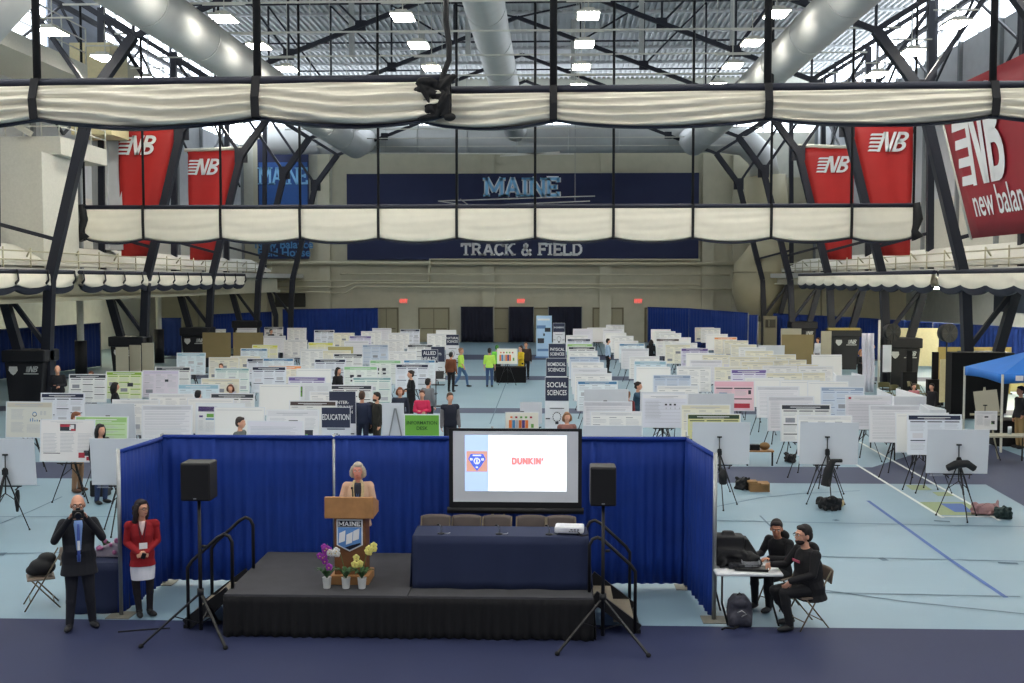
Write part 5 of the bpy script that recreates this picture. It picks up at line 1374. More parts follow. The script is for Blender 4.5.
easel_sign(520, 542, 402, 424, 29.3, 'plain grey board back in the aisle above the screen', None, plain=foamback)
r = easel_sign(382, 404, 403, 440, 24.4, 'tall grey sign back beside the green information sign', None, plain=foamback, legs=False)
b = MB(); b.bar((-.1, -.05, 0), (.05, -.05, .72), .03); b.bar((.22, -.05, 0), (.07, -.05, .72), .03); b.bar((0, -.05, -1.3), (0, -.02, 0), .03); b.build('stand', alu, r)
b = MB(); b.b2((-.7, 0, 0), (.7, .7, .74)); tag(b.build('draped_table', M('black_cloth', (13, 13, 16), .95), loc=(at(511, 370, 51.2).x, 51.2, 0), bevel=.03), 'black draped table in the far aisle behind display board', 'table')
# small reading stand (music stand) by the left aisle
p = gz(438, 407); ms = thing('music_stand', 'black music stand at the left edge of the aisle', 'stand', (at(436, 400, 41.5).x, 41.5, 0))
MB().cone((0, 0, 0), (0, 0, 1.15), .02, .02, 6).build('pole', blackm, ms); MB().box((0, 0, 1.2), (.6, .03, .35), rot=Euler((R(-40), 0, 0)).to_matrix()).build('desk', blackm, ms); MB().b2((-.35, -.2, 0), (.35, .2, .03)).build('base', blackm, ms)

# ---- pop-up canopy at the right edge
cn_ = thing('pop_up_canopy', 'blue pop-up canopy tent at the right edge', 'canopy', (0, 0, 0))
bt = M('canopy_blue', (30, 106, 190), .6, noise=.04, scale=2)
c0 = at(966, 376, 36.5); c1 = at(993, 377, 30.6)
xA, yA = at(966, 370, 35.6).x, 35.6; xB, yB = at(995, 370, 32.2).x + .0, 32.2
S = 3.0
pA = Vector((12.9, 34.6, 0)); dx = Vector((1, -.0, 0)); 
cor = [Vector((at(965, 372, 35.5).x, 35.5, 0)), Vector((at(993, 374, 33.0).x, 33.0, 0))]
e1 = (cor[1] - cor[0]); e1 = e1.normalized() * 3.0; e2 = Vector((-e1.y, e1.x, 0))
base = cor[0]; P4 = [base, base + e1, base + e1 + e2, base + e2]
P4 = [Vector((12.5, 33.7, 0)), Vector((12.5, 30.9, 0)), Vector((15.4, 30.9, 0)), Vector((15.4, 33.7, 0))]
ze = at(966, 374, 35.5).z; ze = 2.18; ctr = sum(P4, Vector()) / 4; apex = ctr + Vector((0, 0, 2.78))
b = MB()
for i in range(4):
    a_, c_ = P4[i] + Vector((0, 0, ze)), P4[(i + 1) % 4] + Vector((0, 0, ze))
    b.add([a_, c_, apex], [(0, 1, 2)])
b.build('roof_cloth', bt, cn_, solid=.01)
for i in range(4):
    a_, c_ = P4[i] + Vector((0, 0, ze)), P4[(i + 1) % 4] + Vector((0, 0, ze))
    b = MB(); b.grid(lambda u, v, a_=a_, c_=c_: a_.lerp(c_, u) + Vector((0, 0, -.26 * v + .05 * math.sin(PI * u) * v)), 8, 2); b.build('valance', bt, cn_, solid=.01)
for i in range(4):
    MB().bar(P4[i], P4[i] + Vector((0, 0, ze)), .05).build('pole', white, cn_)
b = MB(); q = P4[1] + Vector((0, 0, ze - .12)); u_ = (P4[2] - P4[1]).normalized(); 
q = P4[1] + u_ * .45 + Vector((0, 0, ze - .10)); n_ = Vector((u_.y, -u_.x, 0))
b.bar(q - u_ * .1 + n_ * .03, q + u_ * .1 + n_ * .03, .02, .14); b.build('printed_patch', lwhite, cn_)
# furniture under and before the canopy
b = MB(); b.b2((-1.2, 0, 0), (1.2, .8, .76)); tag(b.build('draped_table', cloth_black, loc=(14.0, 32.0, 0), bevel=.03), 'black draped table under the blue canopy', 'table')
b = MB(); b.b2((-.9, 0, 0), (.9, .6, 2.3)); tag(b.build('black_screen_panel', cloth_black, loc=(at(978, 380, 38.4).x, 38.4, 0)), 'tall black cloth panel behind the blue canopy', 'panel')
def slim_easel(px, ybot, Y, lab, board, w, h, zb):
    x = at(px, ybot, Y).x
    r = thing('display_easel', lab + ' easel', 'easel', (x, Y, 0))
    for a_, c_ in (((-.35, -.15, 0), (0, 0, zb + h + .1)), ((.35, -.15, 0), (0, 0, zb + h + .1)), ((0, .4, 0), (0, 0, zb + h + .1))): MB().bar(a_, c_, .035).build('leg', M('pale_wood_easel', (170, 164, 140), .6), r)
    MB().bar((-.4, -.1, zb), (.4, -.1, zb), .05).build('ledge', M('pale_wood_easel', (170, 164, 140), .6), r)
    b = MB(); b.box((0, 0, 0), (w, .015, h), rot=Euler((R(-8), R(board), 0)).to_matrix())
    tag(b.build('sketch_board', greyb, loc=(x, Y - .16, zb + h / 2 + .03)), lab + ' board', 'board')
slim_easel(984, 408, 29.9, 'warm grey tilted display', -6, .62, .62, 1.2)
r = easel_sign(975, 997, 411, 430, 29.5, 'small white poster with dark pictures under the canopy', poster_mesh('chart', True))
b = MB(); b.b2((-.75, -.3, .70), (.75, .3, .74)); 
st_ = thing('side_table', 'narrow pale table with papers before the canopy', 'table', (at(1000, 418, 29.2).x, 29.2, 0)); b.build('table_top', greyb, st_)
for x in (-.7, .7):
    for y in (-.25, .25): MB().cone((x, y, 0), (x, y, .7), .018, .018, 6).build('leg', blackm, st_)
MB()
b = MB(); b.lathe([(.05, 0), (.05, .2), (.04, .2)], n=10); tag(b.build('water_bottle', M('clear_grey_plastic', (176, 186, 190), .2), loc=st_.location + Vector((.3, .1, .74))), 'clear grey bottle on the narrow table by the canopy', 'bottle')
# round black lamps/fans on poles beside the padded bases
for k, (px, py, Y) in enumerate(((891, 332, 48.6), (947, 333, 44.5))):
    q = at(px, py, Y); r = thing('drum_fan', 'large round black drum fan by the right legs, %s' % ['left of two', 'right of two'][k], 'fan', (q.x, Y, 0), R(20), 'black drum fans')
    MB().cone((0, -.18, q.z), (0, .18, q.z), .38, .34, 20).build('drum', blackm, r); MB().cone((0, 0, .03), (0, 0, q.z - .3), .03, .03, 8).build('pole', blackm, r); MB().b2((-.35, -.3, 0), (.35, .3, .04)).build('base', blackm, r)
    b = MB()
    for j in range(4): a = j * PI / 4; b.bar((.36 * math.cos(a), -.2, q.z + .36 * math.sin(a)), (-.36 * math.cos(a), -.2, q.z - .36 * math.sin(a)), .02)
    b.build('grille', dink, r)
b = MB(); b.bar(at(828, 329, 55.6), at(860, 329, 55.6), .12); tag(b.build('yellow_bar', M('yellow_bar', (168, 150, 84), .6)), 'horizontal yellowish bar beside the third padded base', 'bar')
q = at(936, 372, 41.5); 
for k, (px, y0, y1, Y) in enumerate(((936, 352, 388, 42.5), (910, 350, 372, 46))):
    a_ = at(px, y0, Y); b = MB(); b.b2((-.3, -.1, 0), (.3, .2, 1.0)); b.b2((-.12, 0, 1.0), (.12, .12, max(1.2, a_.z)))
    tag(b.build('black_equipment_rack', cloth_black, loc=(a_.x, Y, 0), bevel=.02), 'black equipment rack %s' % ['left of the cream project board', 'in front of the middle padded base'][k], 'rack')
for k, (px, py, Y) in enumerate(((886, 382, 43), (899, 384, 42), (916, 383, 43.5), (925, 384, 42.6))):
    p = at(px, py, Y)
    folding_chair(p.x, Y, 0, R(30 * k), 'olive folding chair among the tables by the right legs, %s from left' % ['first', 'second', 'third', 'fourth'][k], 'olive chairs by the right legs', seatm=M('olive_seat', (92, 88, 54), .6))
# ================================================================ PEOPLE
def align(d):
    d = Vector(d).normalized(); return d.to_track_quat('Z', 'Y').to_matrix()
def cap(b, p, q, r1, r2, mi=0):
    b.tube([p, q], [r1, r2], 12, mi); b.ell(p, r1, mi, 10, 6); b.ell(q, r2, mi, 10, 6)
BASE = dict(P=(0, 0, .95), C=(0, .0, 1.22), N=(0, .01, 1.44), H=(0, -.015, 1.635),
            ls=(.185, .01, 1.40), le=(.235, .03, 1.12), lw=(.245, -.05, .87), rs=(-.185, .01, 1.40), re=(-.235, .03, 1.12), rw=(-.245, -.05, .87),
            lh=(.09, 0, .92), lk=(.10, -.02, .50), la=(.105, .02, .085), lf=(0.1, -1, 0), rh=(-.09, 0, .92), rk=(-.10, -.02, .50), ra=(-.105, .02, .085), rf=(-.1, -1, 0),
            hyaw=0, hpitch=0, lhd=(0, -.15, -1), rhd=(0, -.15, -1), lhn=(-1, 0, 0), rhn=(1, 0, 0), curl=.5)
def fingers(b, w, d, n, curl, side):
    """palm, four bent fingers of unequal length and a thumb leaving the palm's side"""
    w = Vector(w); d = Vector(d).normalized(); n = Vector(n); n = (n - d * n.dot(d)).normalized(); x = d.cross(n) * side
    c = w + d * .045
    m3 = Matrix((x, n, d)).transposed()
    b.ell(c, (.040, .016, .048), 0, 12, 8, rot=m3)
    for i, L in enumerate((.070, .078, .072, .056)):
        base = w + d * .082 + x * (.030 - .020 * i)
        k1 = (d * math.cos(curl * .7) + n * math.sin(curl * .7)); k2 = (d * math.cos(curl * 1.6) + n * math.sin(curl * 1.6)); k3 = (d * math.cos(curl * 2.3) + n * math.sin(curl * 2.3))
        p1 = base + k1 * L * .42; p2 = p1 + k2 * L * .34; p3 = p2 + k3 * L * .26
        b.tube([base - d * .02, base, p1, p2, p3], [.010, .0098, .009, .0085, .007], 8); b.ell(p3, .0075, 0, 6, 5)
    t0 = w + d * .025 + x * .032; t1 = t0 + (x * .75 + d * .65 + n * .2).normalized() * .035; t2 = t1 + (x * .3 + d * .9 + n * .4).normalized() * .03
    b.tube([t0 - x * .015, t0, t1, t2], [.013, .0125, .011, .008], 8); b.ell(t2, .0085, 0, 6, 5)
def person(lab, x, y, z, rz, h, pose, top, bot, hair, near=False, build=1.0, skirt=None, shoes=(20, 20, 22), sk=None, top_len=.0, shirt=None, glasses=False, hair_style='short', group=None, sleeve=1.0, vest=None, beard=None, female=None):
    female = (hair_style in ('bob', 'long', 'curly', 'bun')) if female is None else female
    J = dict(BASE); J.update(pose or {}); k = h / 1.75
    V = {a: Vector(v) * k for a, v in J.items() if isinstance(v, tuple)}
    for a in ('lf', 'rf', 'lhd', 'rhd', 'lhn', 'rhn'): V[a] = Vector(J[a])
    root = thing('person', lab, 'person', (x, y, z), rz, group)
    sk = sk or skin; vb = .0075 if near else .014
    sp = V['C'] - V['P']; R1_ = align(V['C'] - V['P']); R2_ = align(V['N'] - V['C'])
    if abs(R1_[0][0]) < .9: pass
    def spine_rot(d):
        zax = d.normalized(); xax = (V['ls'] - V['rs']).normalized(); yax = zax.cross(xax).normalized(); xax = yax.cross(zax); return Matrix((xax, yax, zax)).transposed()
    M1 = spine_rot(V['C'] - V['P']); M2 = spine_rot(V['N'] - V['C'])
    def loft(b, rings):
        n = 20; vs = []
        for c, rx, ry, Mx in rings:
            for q in range(n):
                a_ = 2 * PI * q / n; ca, sa = math.cos(a_), math.sin(a_)
                vs.append(c + Mx @ Vector((rx * math.copysign(abs(ca) ** .85, ca), ry * math.copysign(abs(sa) ** .85, sa), 0)))
        fs = [(i * n + q, i * n + (q + 1) % n, (i + 1) * n + (q + 1) % n, (i + 1) * n + q) for i in range(len(rings) - 1) for q in range(n)]
        fs += [tuple(range(n))[::-1], tuple((len(rings) - 1) * n + q for q in range(n))]
        b.add(vs, fs, 0, True)
    M0 = Matrix.Identity(3)
    def torso(b, g, hem=0.0):
        bw = build; P_, C_, N_ = V['P'], V['C'], V['N']; u1 = (C_ - P_).normalized(); u2 = (N_ - C_).normalized(); L2 = (N_ - C_).length
        fx = (1.0 if not female else .94); bell = .018 * max(0, bw - 1) * 5
        R_ = []
        if hem: R_.append((P_ - u1 * hem * k, .180 * k * bw + g, .128 * k * bw + g, M1))
        R_ += [(P_ - u1 * .07 * k, .158 * k * bw + g, .112 * k * bw + g, M1), (P_ + u1 * .02 * k, .166 * k * bw + g, .116 * k * bw + g, M1)]
        R_ += [(P_.lerp(C_, .40) + M1 @ Vector((0, -bell * k, 0)), (.146 if not female else .128) * k * bw + g, .104 * k * bw + g + bell * k, M1), (P_.lerp(C_, .70), (.150 if not female else .132) * k * bw + g, .106 * k * bw + g, M1)]
        R_ += [(C_ + u2 * .02 * k, .164 * k * fx * bw ** .7 + g, (.114 if not female else .122) * k * bw ** .7 + g, M2), (C_ + u2 * .45 * L2, .172 * k * fx + g, .104 * k * bw ** .5 + g, M2)]
        R_ += [(C_ + u2 * .78 * L2, .158 * k * fx + g, .084 * k + g, M2), (C_ + u2 * .95 * L2, .105 * k + g, .066 * k + g, M2), (C_ + u2 * 1.06 * L2, .058 * k + g, .056 * k + g, M2)]
        loft(b, R_)
        for s in 'lr': b.ell(V[s + 's'] + Vector((0, 0, -.015)), (.058 * k + g, .058 * k + g, .06 * k + g), 0, 12, 8)
        for s in 'lr': cap(b, N_ + Vector((0, .01, -.045 * k)), V[s + 's'] + Vector((0, 0, .0)), .045 * k + g, .046 * k + g)
    def arms(b, g, end=1.0):
        for s in 'lr':
            cap(b, V[s + 's'], V[s + 'e'], .049 * k * build ** .5 + g, .039 * k + g)
            w = V[s + 'e'].lerp(V[s + 'w'], end); cap(b, V[s + 'e'], w, .039 * k + g, (.028 + .008 * (1 - end)) * k + g)
    def legs(b, g, end=1.0):
        for s in 'lr':
            cap(b, V[s + 'h'], V[s + 'k'], .082 * k * build ** .5 + g, .056 * k + g); a = V[s + 'k'].lerp(V[s + 'a'], end); cap(b, V[s + 'k'], a, .055 * k + g, .038 * k + g)
            calf = V[s + 'k'].lerp(V[s + 'a'], .3); b.ell(calf, (.055 * k + g, .06 * k + g, .09 * k), 0, 10, 7)
    HR = Euler((R(J['hpitch']), 0, R(J['hyaw']))).to_matrix(); Hc = V['H']
    def hp(x_, y_, z_): return Hc + HR @ (Vector((x_, y_, z_)) * k)
    k0 = k; hk = k * 1.07
    def hp(x_, y_, z_): return Hc + HR @ (Vector((x_, y_, z_)) * hk)
    def hell(b, c, r, n=14, m=9): b.ell(hp(*c), tuple(q * hk for q in r), 0, n, m, rot=HR)
    # body: one continuous surface
    b = MB(); torso(b, 0); arms(b, 0); legs(b, 0)
    cap(b, V['N'] + Vector((0, 0, -.03 * k)), hp(0, .012, -.06), .056 * k, .052 * k)
    hell(b, (0, .005, .02), (.077, .098, .105)); hell(b, (0, -.030, -.055), (.056, .062, .058)); hell(b, (0, -.055, -.02), (.058, .045, .06))
    for s in (-1, 1): hell(b, (s * .079, .01, -.01), (.012, .022, .032), 8, 6)
    b.tube([hp(0, -.092, .018), hp(0, -.112, -.018), hp(0, -.100, -.030)], [.009 * k, .014 * k, .010 * k], 8)
    hell(b, (0, -.088, -.052), (.024, .014, .010), 8, 6); hell(b, (0, -.086, .035), (.052, .014, .012), 10, 6)
    for s in 'lr':
        d = V[s + 'f'].normalized(); c = V[s + 'a'] + d * .06 * k + Vector((0, 0, -.045 * k)); b.ell(c, (.038 * k, .115 * k, .034 * k), 0, 12, 7, rot=Matrix((Vector((-d.y, d.x, 0)).normalized() * -1, -d, Vector((0, 0, 1)))).transposed())
        if near: fingers(b, V[s + 'w'], V[s + 'hd'], V[s + 'hn'], J['curl'], 1 if s == 'l' else -1)
        else:
            fingers(b, V[s + 'w'], V[s + 'hd'], V[s + 'hn'], J['curl'], 1 if s == 'l' else -1)
    b.build('body', sk, root, remesh=vb)
    # clothing
    g = .016
    tm = M('garment_%02x%02x%02x' % top, top, .85, noise=.08, scale=8); bm_ = M('garment_%02x%02x%02x' % bot, bot, .85, noise=.08, scale=8)
    b = MB(); torso(b, g, (.10 + top_len) if top_len else 0.0); arms(b, g if not near else .014, sleeve)
    b.ell(V['N'] + Vector((0, .012, -.015 * k)), (.066 * k, .062 * k, .035 * k), 0, 12, 6)
    b.build('jacket' if near else 'top', tm, root, remesh=vb)
    b = MB(); b.ell(V['P'] + Vector((0, 0, -.03 * k)), (.160 * k * build + .008, .116 * k * build + .008, .12 * k), 0, 16, 10, rot=M1)
    if skirt:
        loft(b, [(V['P'] + Vector((0, 0, .05)), .150 * k, .108 * k, M1), (V['P'] + Vector((0, 0, -.12)), .178 * k, .122 * k, M1), (V['P'] + Vector((0, 0, -.22)), .182 * k, .128 * k, M1), (V['lk'].lerp(V['rk'], .5) + Vector((0, 0, .07)), .168 * k, .125 * k, M1)])
        b.build('skirt', M('garment_%02x%02x%02x' % skirt, skirt, .8, noise=.05), root, remesh=vb)
        b = MB(); legs(b, .006); b.build('stockings', bm_, root, remesh=vb)
    else:
        legs(b, .014, 1.0); b.build('trousers', bm_, root, remesh=vb)
    for s in 'lr':
        d = V[s + 'f'].normalized(); c = V[s + 'a'] + d * .065 * k + Vector((0, 0, -.04 * k)); b = MB()
        Ms = Matrix((Vector((-d.y, d.x, 0)).normalized() * -1, -d, Vector((0, 0, 1)))).transposed()
        b.ell(c, (.047 * k, .138 * k, .044 * k), 0, 12, 8, rot=Ms); b.ell(V[s + 'a'], (.05 * k, .055 * k, .05 * k)); b.build('shoe', M('shoe_%02x%02x%02x' % shoes, shoes, .5), root)
    if vest:
        b = MB(); torso(b, .024); b.build('vest', M('garment_%02x%02x%02x' % vest, vest, .85), root, remesh=vb)
    # hair
    if hair:
        hm = M('hair_%02x%02x%02x' % hair, hair, .7, noise=.15, scale=40); b = MB()
        if hair_style == 'bald':
            hell(b, (.0, .028, -.005), (.089, .088, .060)); hell(b, (0, .05, .04), (.07, .06, .06))
        else:
            hell(b, (0, .022, .045), (.087, .096, .098)); hell(b, (0, .05, .0), (.085, .07, .09)); hell(b, (0, -.035, .095), (.066, .05, .035))
        if hair_style in ('bob', 'long', 'curly'):
            zl = {'bob': -.10, 'long': -.22, 'curly': -.20}[hair_style]
            hell(b, (0, .05, -.04), (.10, .06, .11))
            for s in (-1, 1):
                b.tube([hp(s * .07, -.01, .07), hp(s * .095, .0, 0), hp(s * .092, .02, zl * .6), hp(s * .075, .03, zl)], [.03 * k, .036 * k, .04 * k, .025 * k], 10)
            b.tube([hp(0, .08, .03), hp(0, .095, -.08), hp(0, .085, zl)], [.07 * k, .075 * k, .05 * k], 12)
        if hair_style == 'curly':
            rn = random.Random(4)
            for q in range(26):
                a = rn.uniform(0, PI) ; hell(b, (math.cos(a) * .10, .04 + .05 * math.sin(a), rn.uniform(-.2, .06)), (.026, .026, .03), 6, 5)
        if hair_style == 'bun': hell(b, (0, .10, .07), (.04, .04, .04))
        b.build('hair', hm, root, remesh=vb)
    if beard:
        b = MB(); hell(b, (0, -.045, -.07), (.06, .06, .045)); b.build('beard', M('hair_%02x%02x%02x' % beard, beard, .8), root)
    if near:
        for s in (-1, 1):
            MB().ell(hp(s * .031, -.088, .012), .011 * k, 0, 8, 6).build('eye', M('eye_white', (222, 218, 210), .3), root)
            MB().ell(hp(s * .031, -.097, .012), .006 * k, 0, 8, 6).build('iris', M('iris_dark', (40, 30, 24), .3), root)
            b = MB(); b.tube([hp(s * .016, -.099, .033), hp(s * .032, -.100, .038), hp(s * .05, -.090, .032)], .0045 * k, 6); b.build('eyebrow', M('brow_dark', (60, 46, 38), .8), root)
        b = MB(); b.tube([hp(-.024, -.094, -.052), hp(0, -.103, -.053), hp(.024, -.094, -.052)], [.003 * k, .006 * k, .003 * k], 6); b.build('lips', M('lips', (156, 82, 78), .5), root)
    if glasses:
        b = MB()
        for s in (-1, 1):
            pts = [hp(s * .033 + .024 * math.cos(a * PI / 6), -.108, .012 + .018 * math.sin(a * PI / 6)) for a in range(13)]
            b.tube(pts, .003 * k, 5, caps=False); b.tube([hp(s * .057, -.106, .015), hp(s * .082, .01, .012)], .0028 * k, 5)
        b.tube([hp(-.01, -.11, .015), hp(.01, -.11, .015)], .003 * k, 5); b.build('glasses', blackm, root)
    return root, V, hp

def onfloor(px, ytop, h):
    p = gz(px, ytop, h); Y = p.y; return at(px, ytop, Y).x, Y
# --- photographer at the left
px_, py_ = gz(78, 630).x, gz(78, 630).y
pose = dict(le=(.29, -.08, 1.20), lw=(.10, -.24, 1.50), re=(-.29, -.08, 1.20), rw=(-.10, -.24, 1.50), lhd=(-.25, -.25, .9), rhd=(.25, -.25, .9), lhn=(-.8, -.4, 0), rhn=(.8, -.4, 0), curl=.9,
            lk=(.12, -.03, .50), la=(.15, .04, .085), rk=(-.10, -.03, .50), ra=(-.13, -.03, .085), lf=(.35, -1, 0), rf=(-.25, -1, 0), hpitch=4, H=(0, -.03, 1.64))
pr_, V, hp = person('bearded man in dark suit raising a camera, at the far left front', px_ + .0, py_ + .08, 0, R(24), 1.84, pose, (24, 25, 32), (24, 25, 34), (58, 42, 34), True, 1.22, top_len=.12, glasses=True, hair_style='bald', beard=(66, 50, 42), shoes=(30, 30, 34))
def strip_on(b, rows, th=.012):
    """narrow cloth strip following the chest: rows of (z, half width, y)"""
    vs = []
    for z, hw, y in rows: vs += [(-hw, y, z), (0, y - th * .6, z), (hw, y, z)]
    fs = [q for i in range(len(rows) - 1) for q in ((i * 3, i * 3 + 1, i * 3 + 4, i * 3 + 3), (i * 3 + 1, i * 3 + 2, i * 3 + 5, i * 3 + 4))]
    return b.add(vs, fs, 0, True)
b = strip_on(MB(), [(.97, .022, -.168), (1.15, .030, -.176), (1.3, .040, -.170), (1.40, .05, -.150), (1.47, .058, -.115), (1.52, .05, -.085)]); b.build('shirt_front', M('light_blue_shirt', (120, 150, 205), .8), pr_, solid=.006)
b = strip_on(MB(), [(.98, .016, -.182), (1.15, .020, -.19), (1.3, .020, -.184), (1.40, .016, -.164), (1.48, .012, -.13)]); b.build('necktie', M('blue_tie', (70, 92, 168), .7), pr_, solid=.006)
b = MB(); b.box((0, -.205, 1.2), (.035, .01, .13)); b.build('badge', lwhite, pr_)
cmn = thing('camera', 'black camera held up by the man in the dark suit', 'camera', (px_, py_ + .08, 0), R(24))
b = MB(); b.b2((-.075, -.36, 1.60), (.075, -.29, 1.71)); b.b2((-.03, -.35, 1.71), (.03, -.30, 1.74)); b.build('body', blackm, cmn, bevel=.01)
MB().cone((0, -.36, 1.65), (0, -.46, 1.65), .042, .045, 16).build('camera_lens', blackm, cmn)
MB().cone((0, -.455, 1.65), (0, -.463, 1.65), .036, .036, 16).build('lens_glass', M('dark_glass', (24, 28, 40), .1), cmn)
# --- woman in red
q = gz(141, 618)
pose = dict(le=(.22, .02, 1.13), lw=(.05, -.19, 1.01), re=(-.22, .02, 1.13), rw=(-.05, -.19, 1.01), lhd=(-.8, -.4, -.15), rhd=(.8, -.4, -.15), lhn=(0, 1, -.3), rhn=(0, 1, -.3), curl=.7, hyaw=36, la=(.09, .02, .085), ra=(-.06, .0, .085), lf=(.5, -1, 0), rf=(.1, -1, 0))
w_, V, hp = person('woman with dark curly hair in red jacket and white skirt', q.x, q.y + .1, 0, R(22), 1.66, pose, (142, 22, 30), (24, 20, 26), (34, 24, 24), True, .98, skirt=(206, 206, 214), hair_style='curly', glasses=True, top_len=.07)
b = strip_on(MB(), [(1.20, .004, -.132), (1.27, .022, -.118), (1.33, .038, -.098), (1.385, .045, -.078)]); b.build('blouse', M('pale_blouse', (216, 190, 186), .8), w_, solid=.006)
b = MB(); b.tube([(-.06, -.07, 1.37), (-.03, -.145, 1.2), (0, -.155, 1.08), (.03, -.145, 1.2), (.06, -.07, 1.37)], .006, 5); b.build('lanyard', M('dark_red_lanyard', (60, 20, 40), .8), w_)
b = MB(); b.box((.01, -.165, 1.05), (.11, .008, .085)); b.build('badge', lwhite, w_)
b = MB(); b.box((.01, -.245, .925), (.06, .02, .10), rot=Euler((.5, .3, 0)).to_matrix()); ph_ = b.build('mobile_phone', blackm, loc=w_.location, bevel=.004); ph_.rotation_euler = w_.rotation_euler; tag(ph_, 'small black phone held by the woman in red', 'phone')
# --- speaker at the lectern
pose = dict(le=(.25, -.04, 1.14), lw=(.24, -.26, 1.10), re=(-.27, -.04, 1.14), rw=(-.27, -.26, 1.10), lhd=(-.1, -1, -.1), rhd=(.1, -1, -.1), lhn=(0, 0, -1), rhn=(0, 0, -1), curl=.45, hyaw=-4)
s_, V, hp = person('woman with grey bob in tan blazer speaking at the lectern', lx + .03, 15.66, SH, R(8), 1.57, pose, (194, 162, 138), (60, 56, 60), (176, 168, 150), True, 1.12, hair_style='bob', top_len=.1, sk=M('pink_skin', (206, 140, 122), .55))
b = strip_on(MB(), [(.95, .05, -.135), (1.1, .055, -.138), (1.2, .055, -.122), (1.27, .05, -.10), (1.31, .045, -.08)]); b.build('dark_blouse', M('navy_blouse', (30, 34, 48), .8), s_, solid=.006)
b = MB()
for sg in (-1, 1): b.tube([(sg * .045, -.03, 1.335), (sg * .07, -.09, 1.26), (sg * .062, -.125, 1.12), (sg * .055, -.14, .98)], [.024, .026, .026, .022], 8)
b.build('scarf', M('cream_scarf', (184, 166, 128), .9, noise=.25, scale=30), s_)
b = MB(); b.tube([(-.04, -.095, 1.27), (0, -.155, 1.08), (.04, -.095, 1.27)], .008, 5); b.build('lanyard', M('bright_blue_lanyard', (70, 120, 180), .7), s_)
# --- two men seated at the right table
sit = dict(P=(0, .05, .52), C=(0, .02, .80), N=(0, -.02, 1.02), H=(0, -.06, 1.20), ls=(.19, 0, .98), rs=(-.19, 0, .98), lh=(.09, .03, .50), rh=(-.09, .03, .50), lk=(.13, -.40, .50), rk=(-.13, -.40, .50), la=(.13, -.38, .085), ra=(-.13, -.38, .085))
pose = dict(sit); pose.update(le=(.25, -.08, .74), lw=(.14, -.34, .66), re=(-.27, -.14, .76), rw=(-.20, -.40, .80), lhd=(-.1, -.6, -.6), rhd=(.1, -1, -.1), hyaw=-2, ra=(-.12, -.16, .085), rk=(-.11, -.42, .48), lk=(.10, -.41, .50), la=(.12, -.33, .085))
q = gz(799, 626)
p2, V, hp = person('seated man in black hoodie and glasses, nearer at the white table', q.x + .10, q.y + .02, 0, R(-68), 1.86, pose, (20, 19, 22), (20, 20, 23), (28, 22, 22), True, 1.3, glasses=True, top_len=.05, beard=(40, 30, 28))
b = MB(); b.ell((0, .09, 1.08), (.13, .07, .09), 0, 12, 8); b.build('hood', M('garment_%02x%02x%02x' % (20, 19, 22)), p2)
b = MB(); b.box((-.0, -.178, .93), (.17, .01, .035)); b.build('chest_print', M('rose_print', (160, 70, 90), .7), p2)
fc = folding_chair(q.x + .10, q.y + .02, 0, R(-68 + 0), 'bronze folding chair under the nearer seated man')
q2 = at(776, 560, 16.45)
pose = dict(sit); pose.update(le=(.25, -.10, .76), lw=(.12, -.38, .80), re=(-.25, -.10, .76), rw=(-.12, -.40, .80), lhd=(-.2, -1, .05), rhd=(.2, -1, .05), lhn=(0, 0, -1), rhn=(0, 0, -1), hyaw=38, hpitch=12, H=(.02, -.09, 1.18))
p3, V, hp = person('seated young man in black hoodie leaning to the white table, farther one', q2.x - .02, 16.15, 0, R(-50), 1.72, pose, (18, 18, 21), (20, 20, 23), (34, 26, 24), True, 1.0, sk=skind)
b = MB(); b.ell((0, .08, 1.04), (.12, .06, .08), 0, 12, 8); b.build('hood', M('garment_121215', (18, 18, 21)), p3)
folding_chair(q2.x - .02, 16.15, 0, R(-50), 'bronze folding chair under the farther seated man')

# --- people among the poster boards
arm_w = dict(le=(.27, .02, 1.15), lw=(.34, -.16, 1.02))
fold = dict(le=(.24, -.02, 1.13), lw=(.02, -.20, 1.12), re=(-.24, -.02, 1.13), rw=(-.02, -.22, 1.08), lhd=(-1, 0, 0), rhd=(1, 0, 0), lhn=(0, 1, 0), rhn=(0, 1, 0))
walk = dict(lk=(.09, -.22, .52), la=(.09, -.28, .10), rk=(-.09, .06, .50), ra=(-.09, .30, .12), le=(.24, .14, 1.14), lw=(.25, .12, .90), re=(-.24, -.08, 1.14), rw=(-.25, -.24, .94))
seat_p = sit
def mid(px, ytop, h, lab, rz, pose, top, bot, hair, **kw):
    x, y = onfloor(px, ytop, h)
    return person(lab, x, y, 0, R(rz), h, pose, top, bot, hair, False, **kw)
OR = M('far_skin', (196, 142, 116), .6)
mid(57.5, 366, 1.85, 'bald man in black shirt with white badge near the left padding', 10, fold, (20, 21, 28), (30, 30, 36), None, build=1.2)
mid(91, 372, 1.75, 'man with reddish beard behind the charcoal titled board at left', 0, {}, (60, 60, 70), (30, 30, 36), (90, 56, 40))
mid(115, 383, 1.7, 'person in black with dark hair beside the lime poster', 120, {}, (18, 18, 22), (24, 24, 28), (24, 20, 20), hair_style='long')
mid(198, 391, 1.7, 'person with black hair seen from behind near the pale blue board', 170, {}, (26, 26, 30), (24, 24, 28), (18, 16, 18))
mid(230.5, 385, 1.62, 'woman with auburn hair looking over the dark titled board', 5, {}, (120, 110, 110), (40, 40, 44), (92, 50, 34), hair_style='bob')
mid(240, 418, 1.72, 'young man in grey hoodie standing just behind blue backdrop', 80, {}, (86, 92, 90), (40, 40, 44), (44, 34, 30))
mid(100, 425, 1.70, 'dark haired person half hidden behind the red logo poster', 60, {}, (24, 22, 24), (38, 52, 84), (22, 18, 18), hair_style='long')
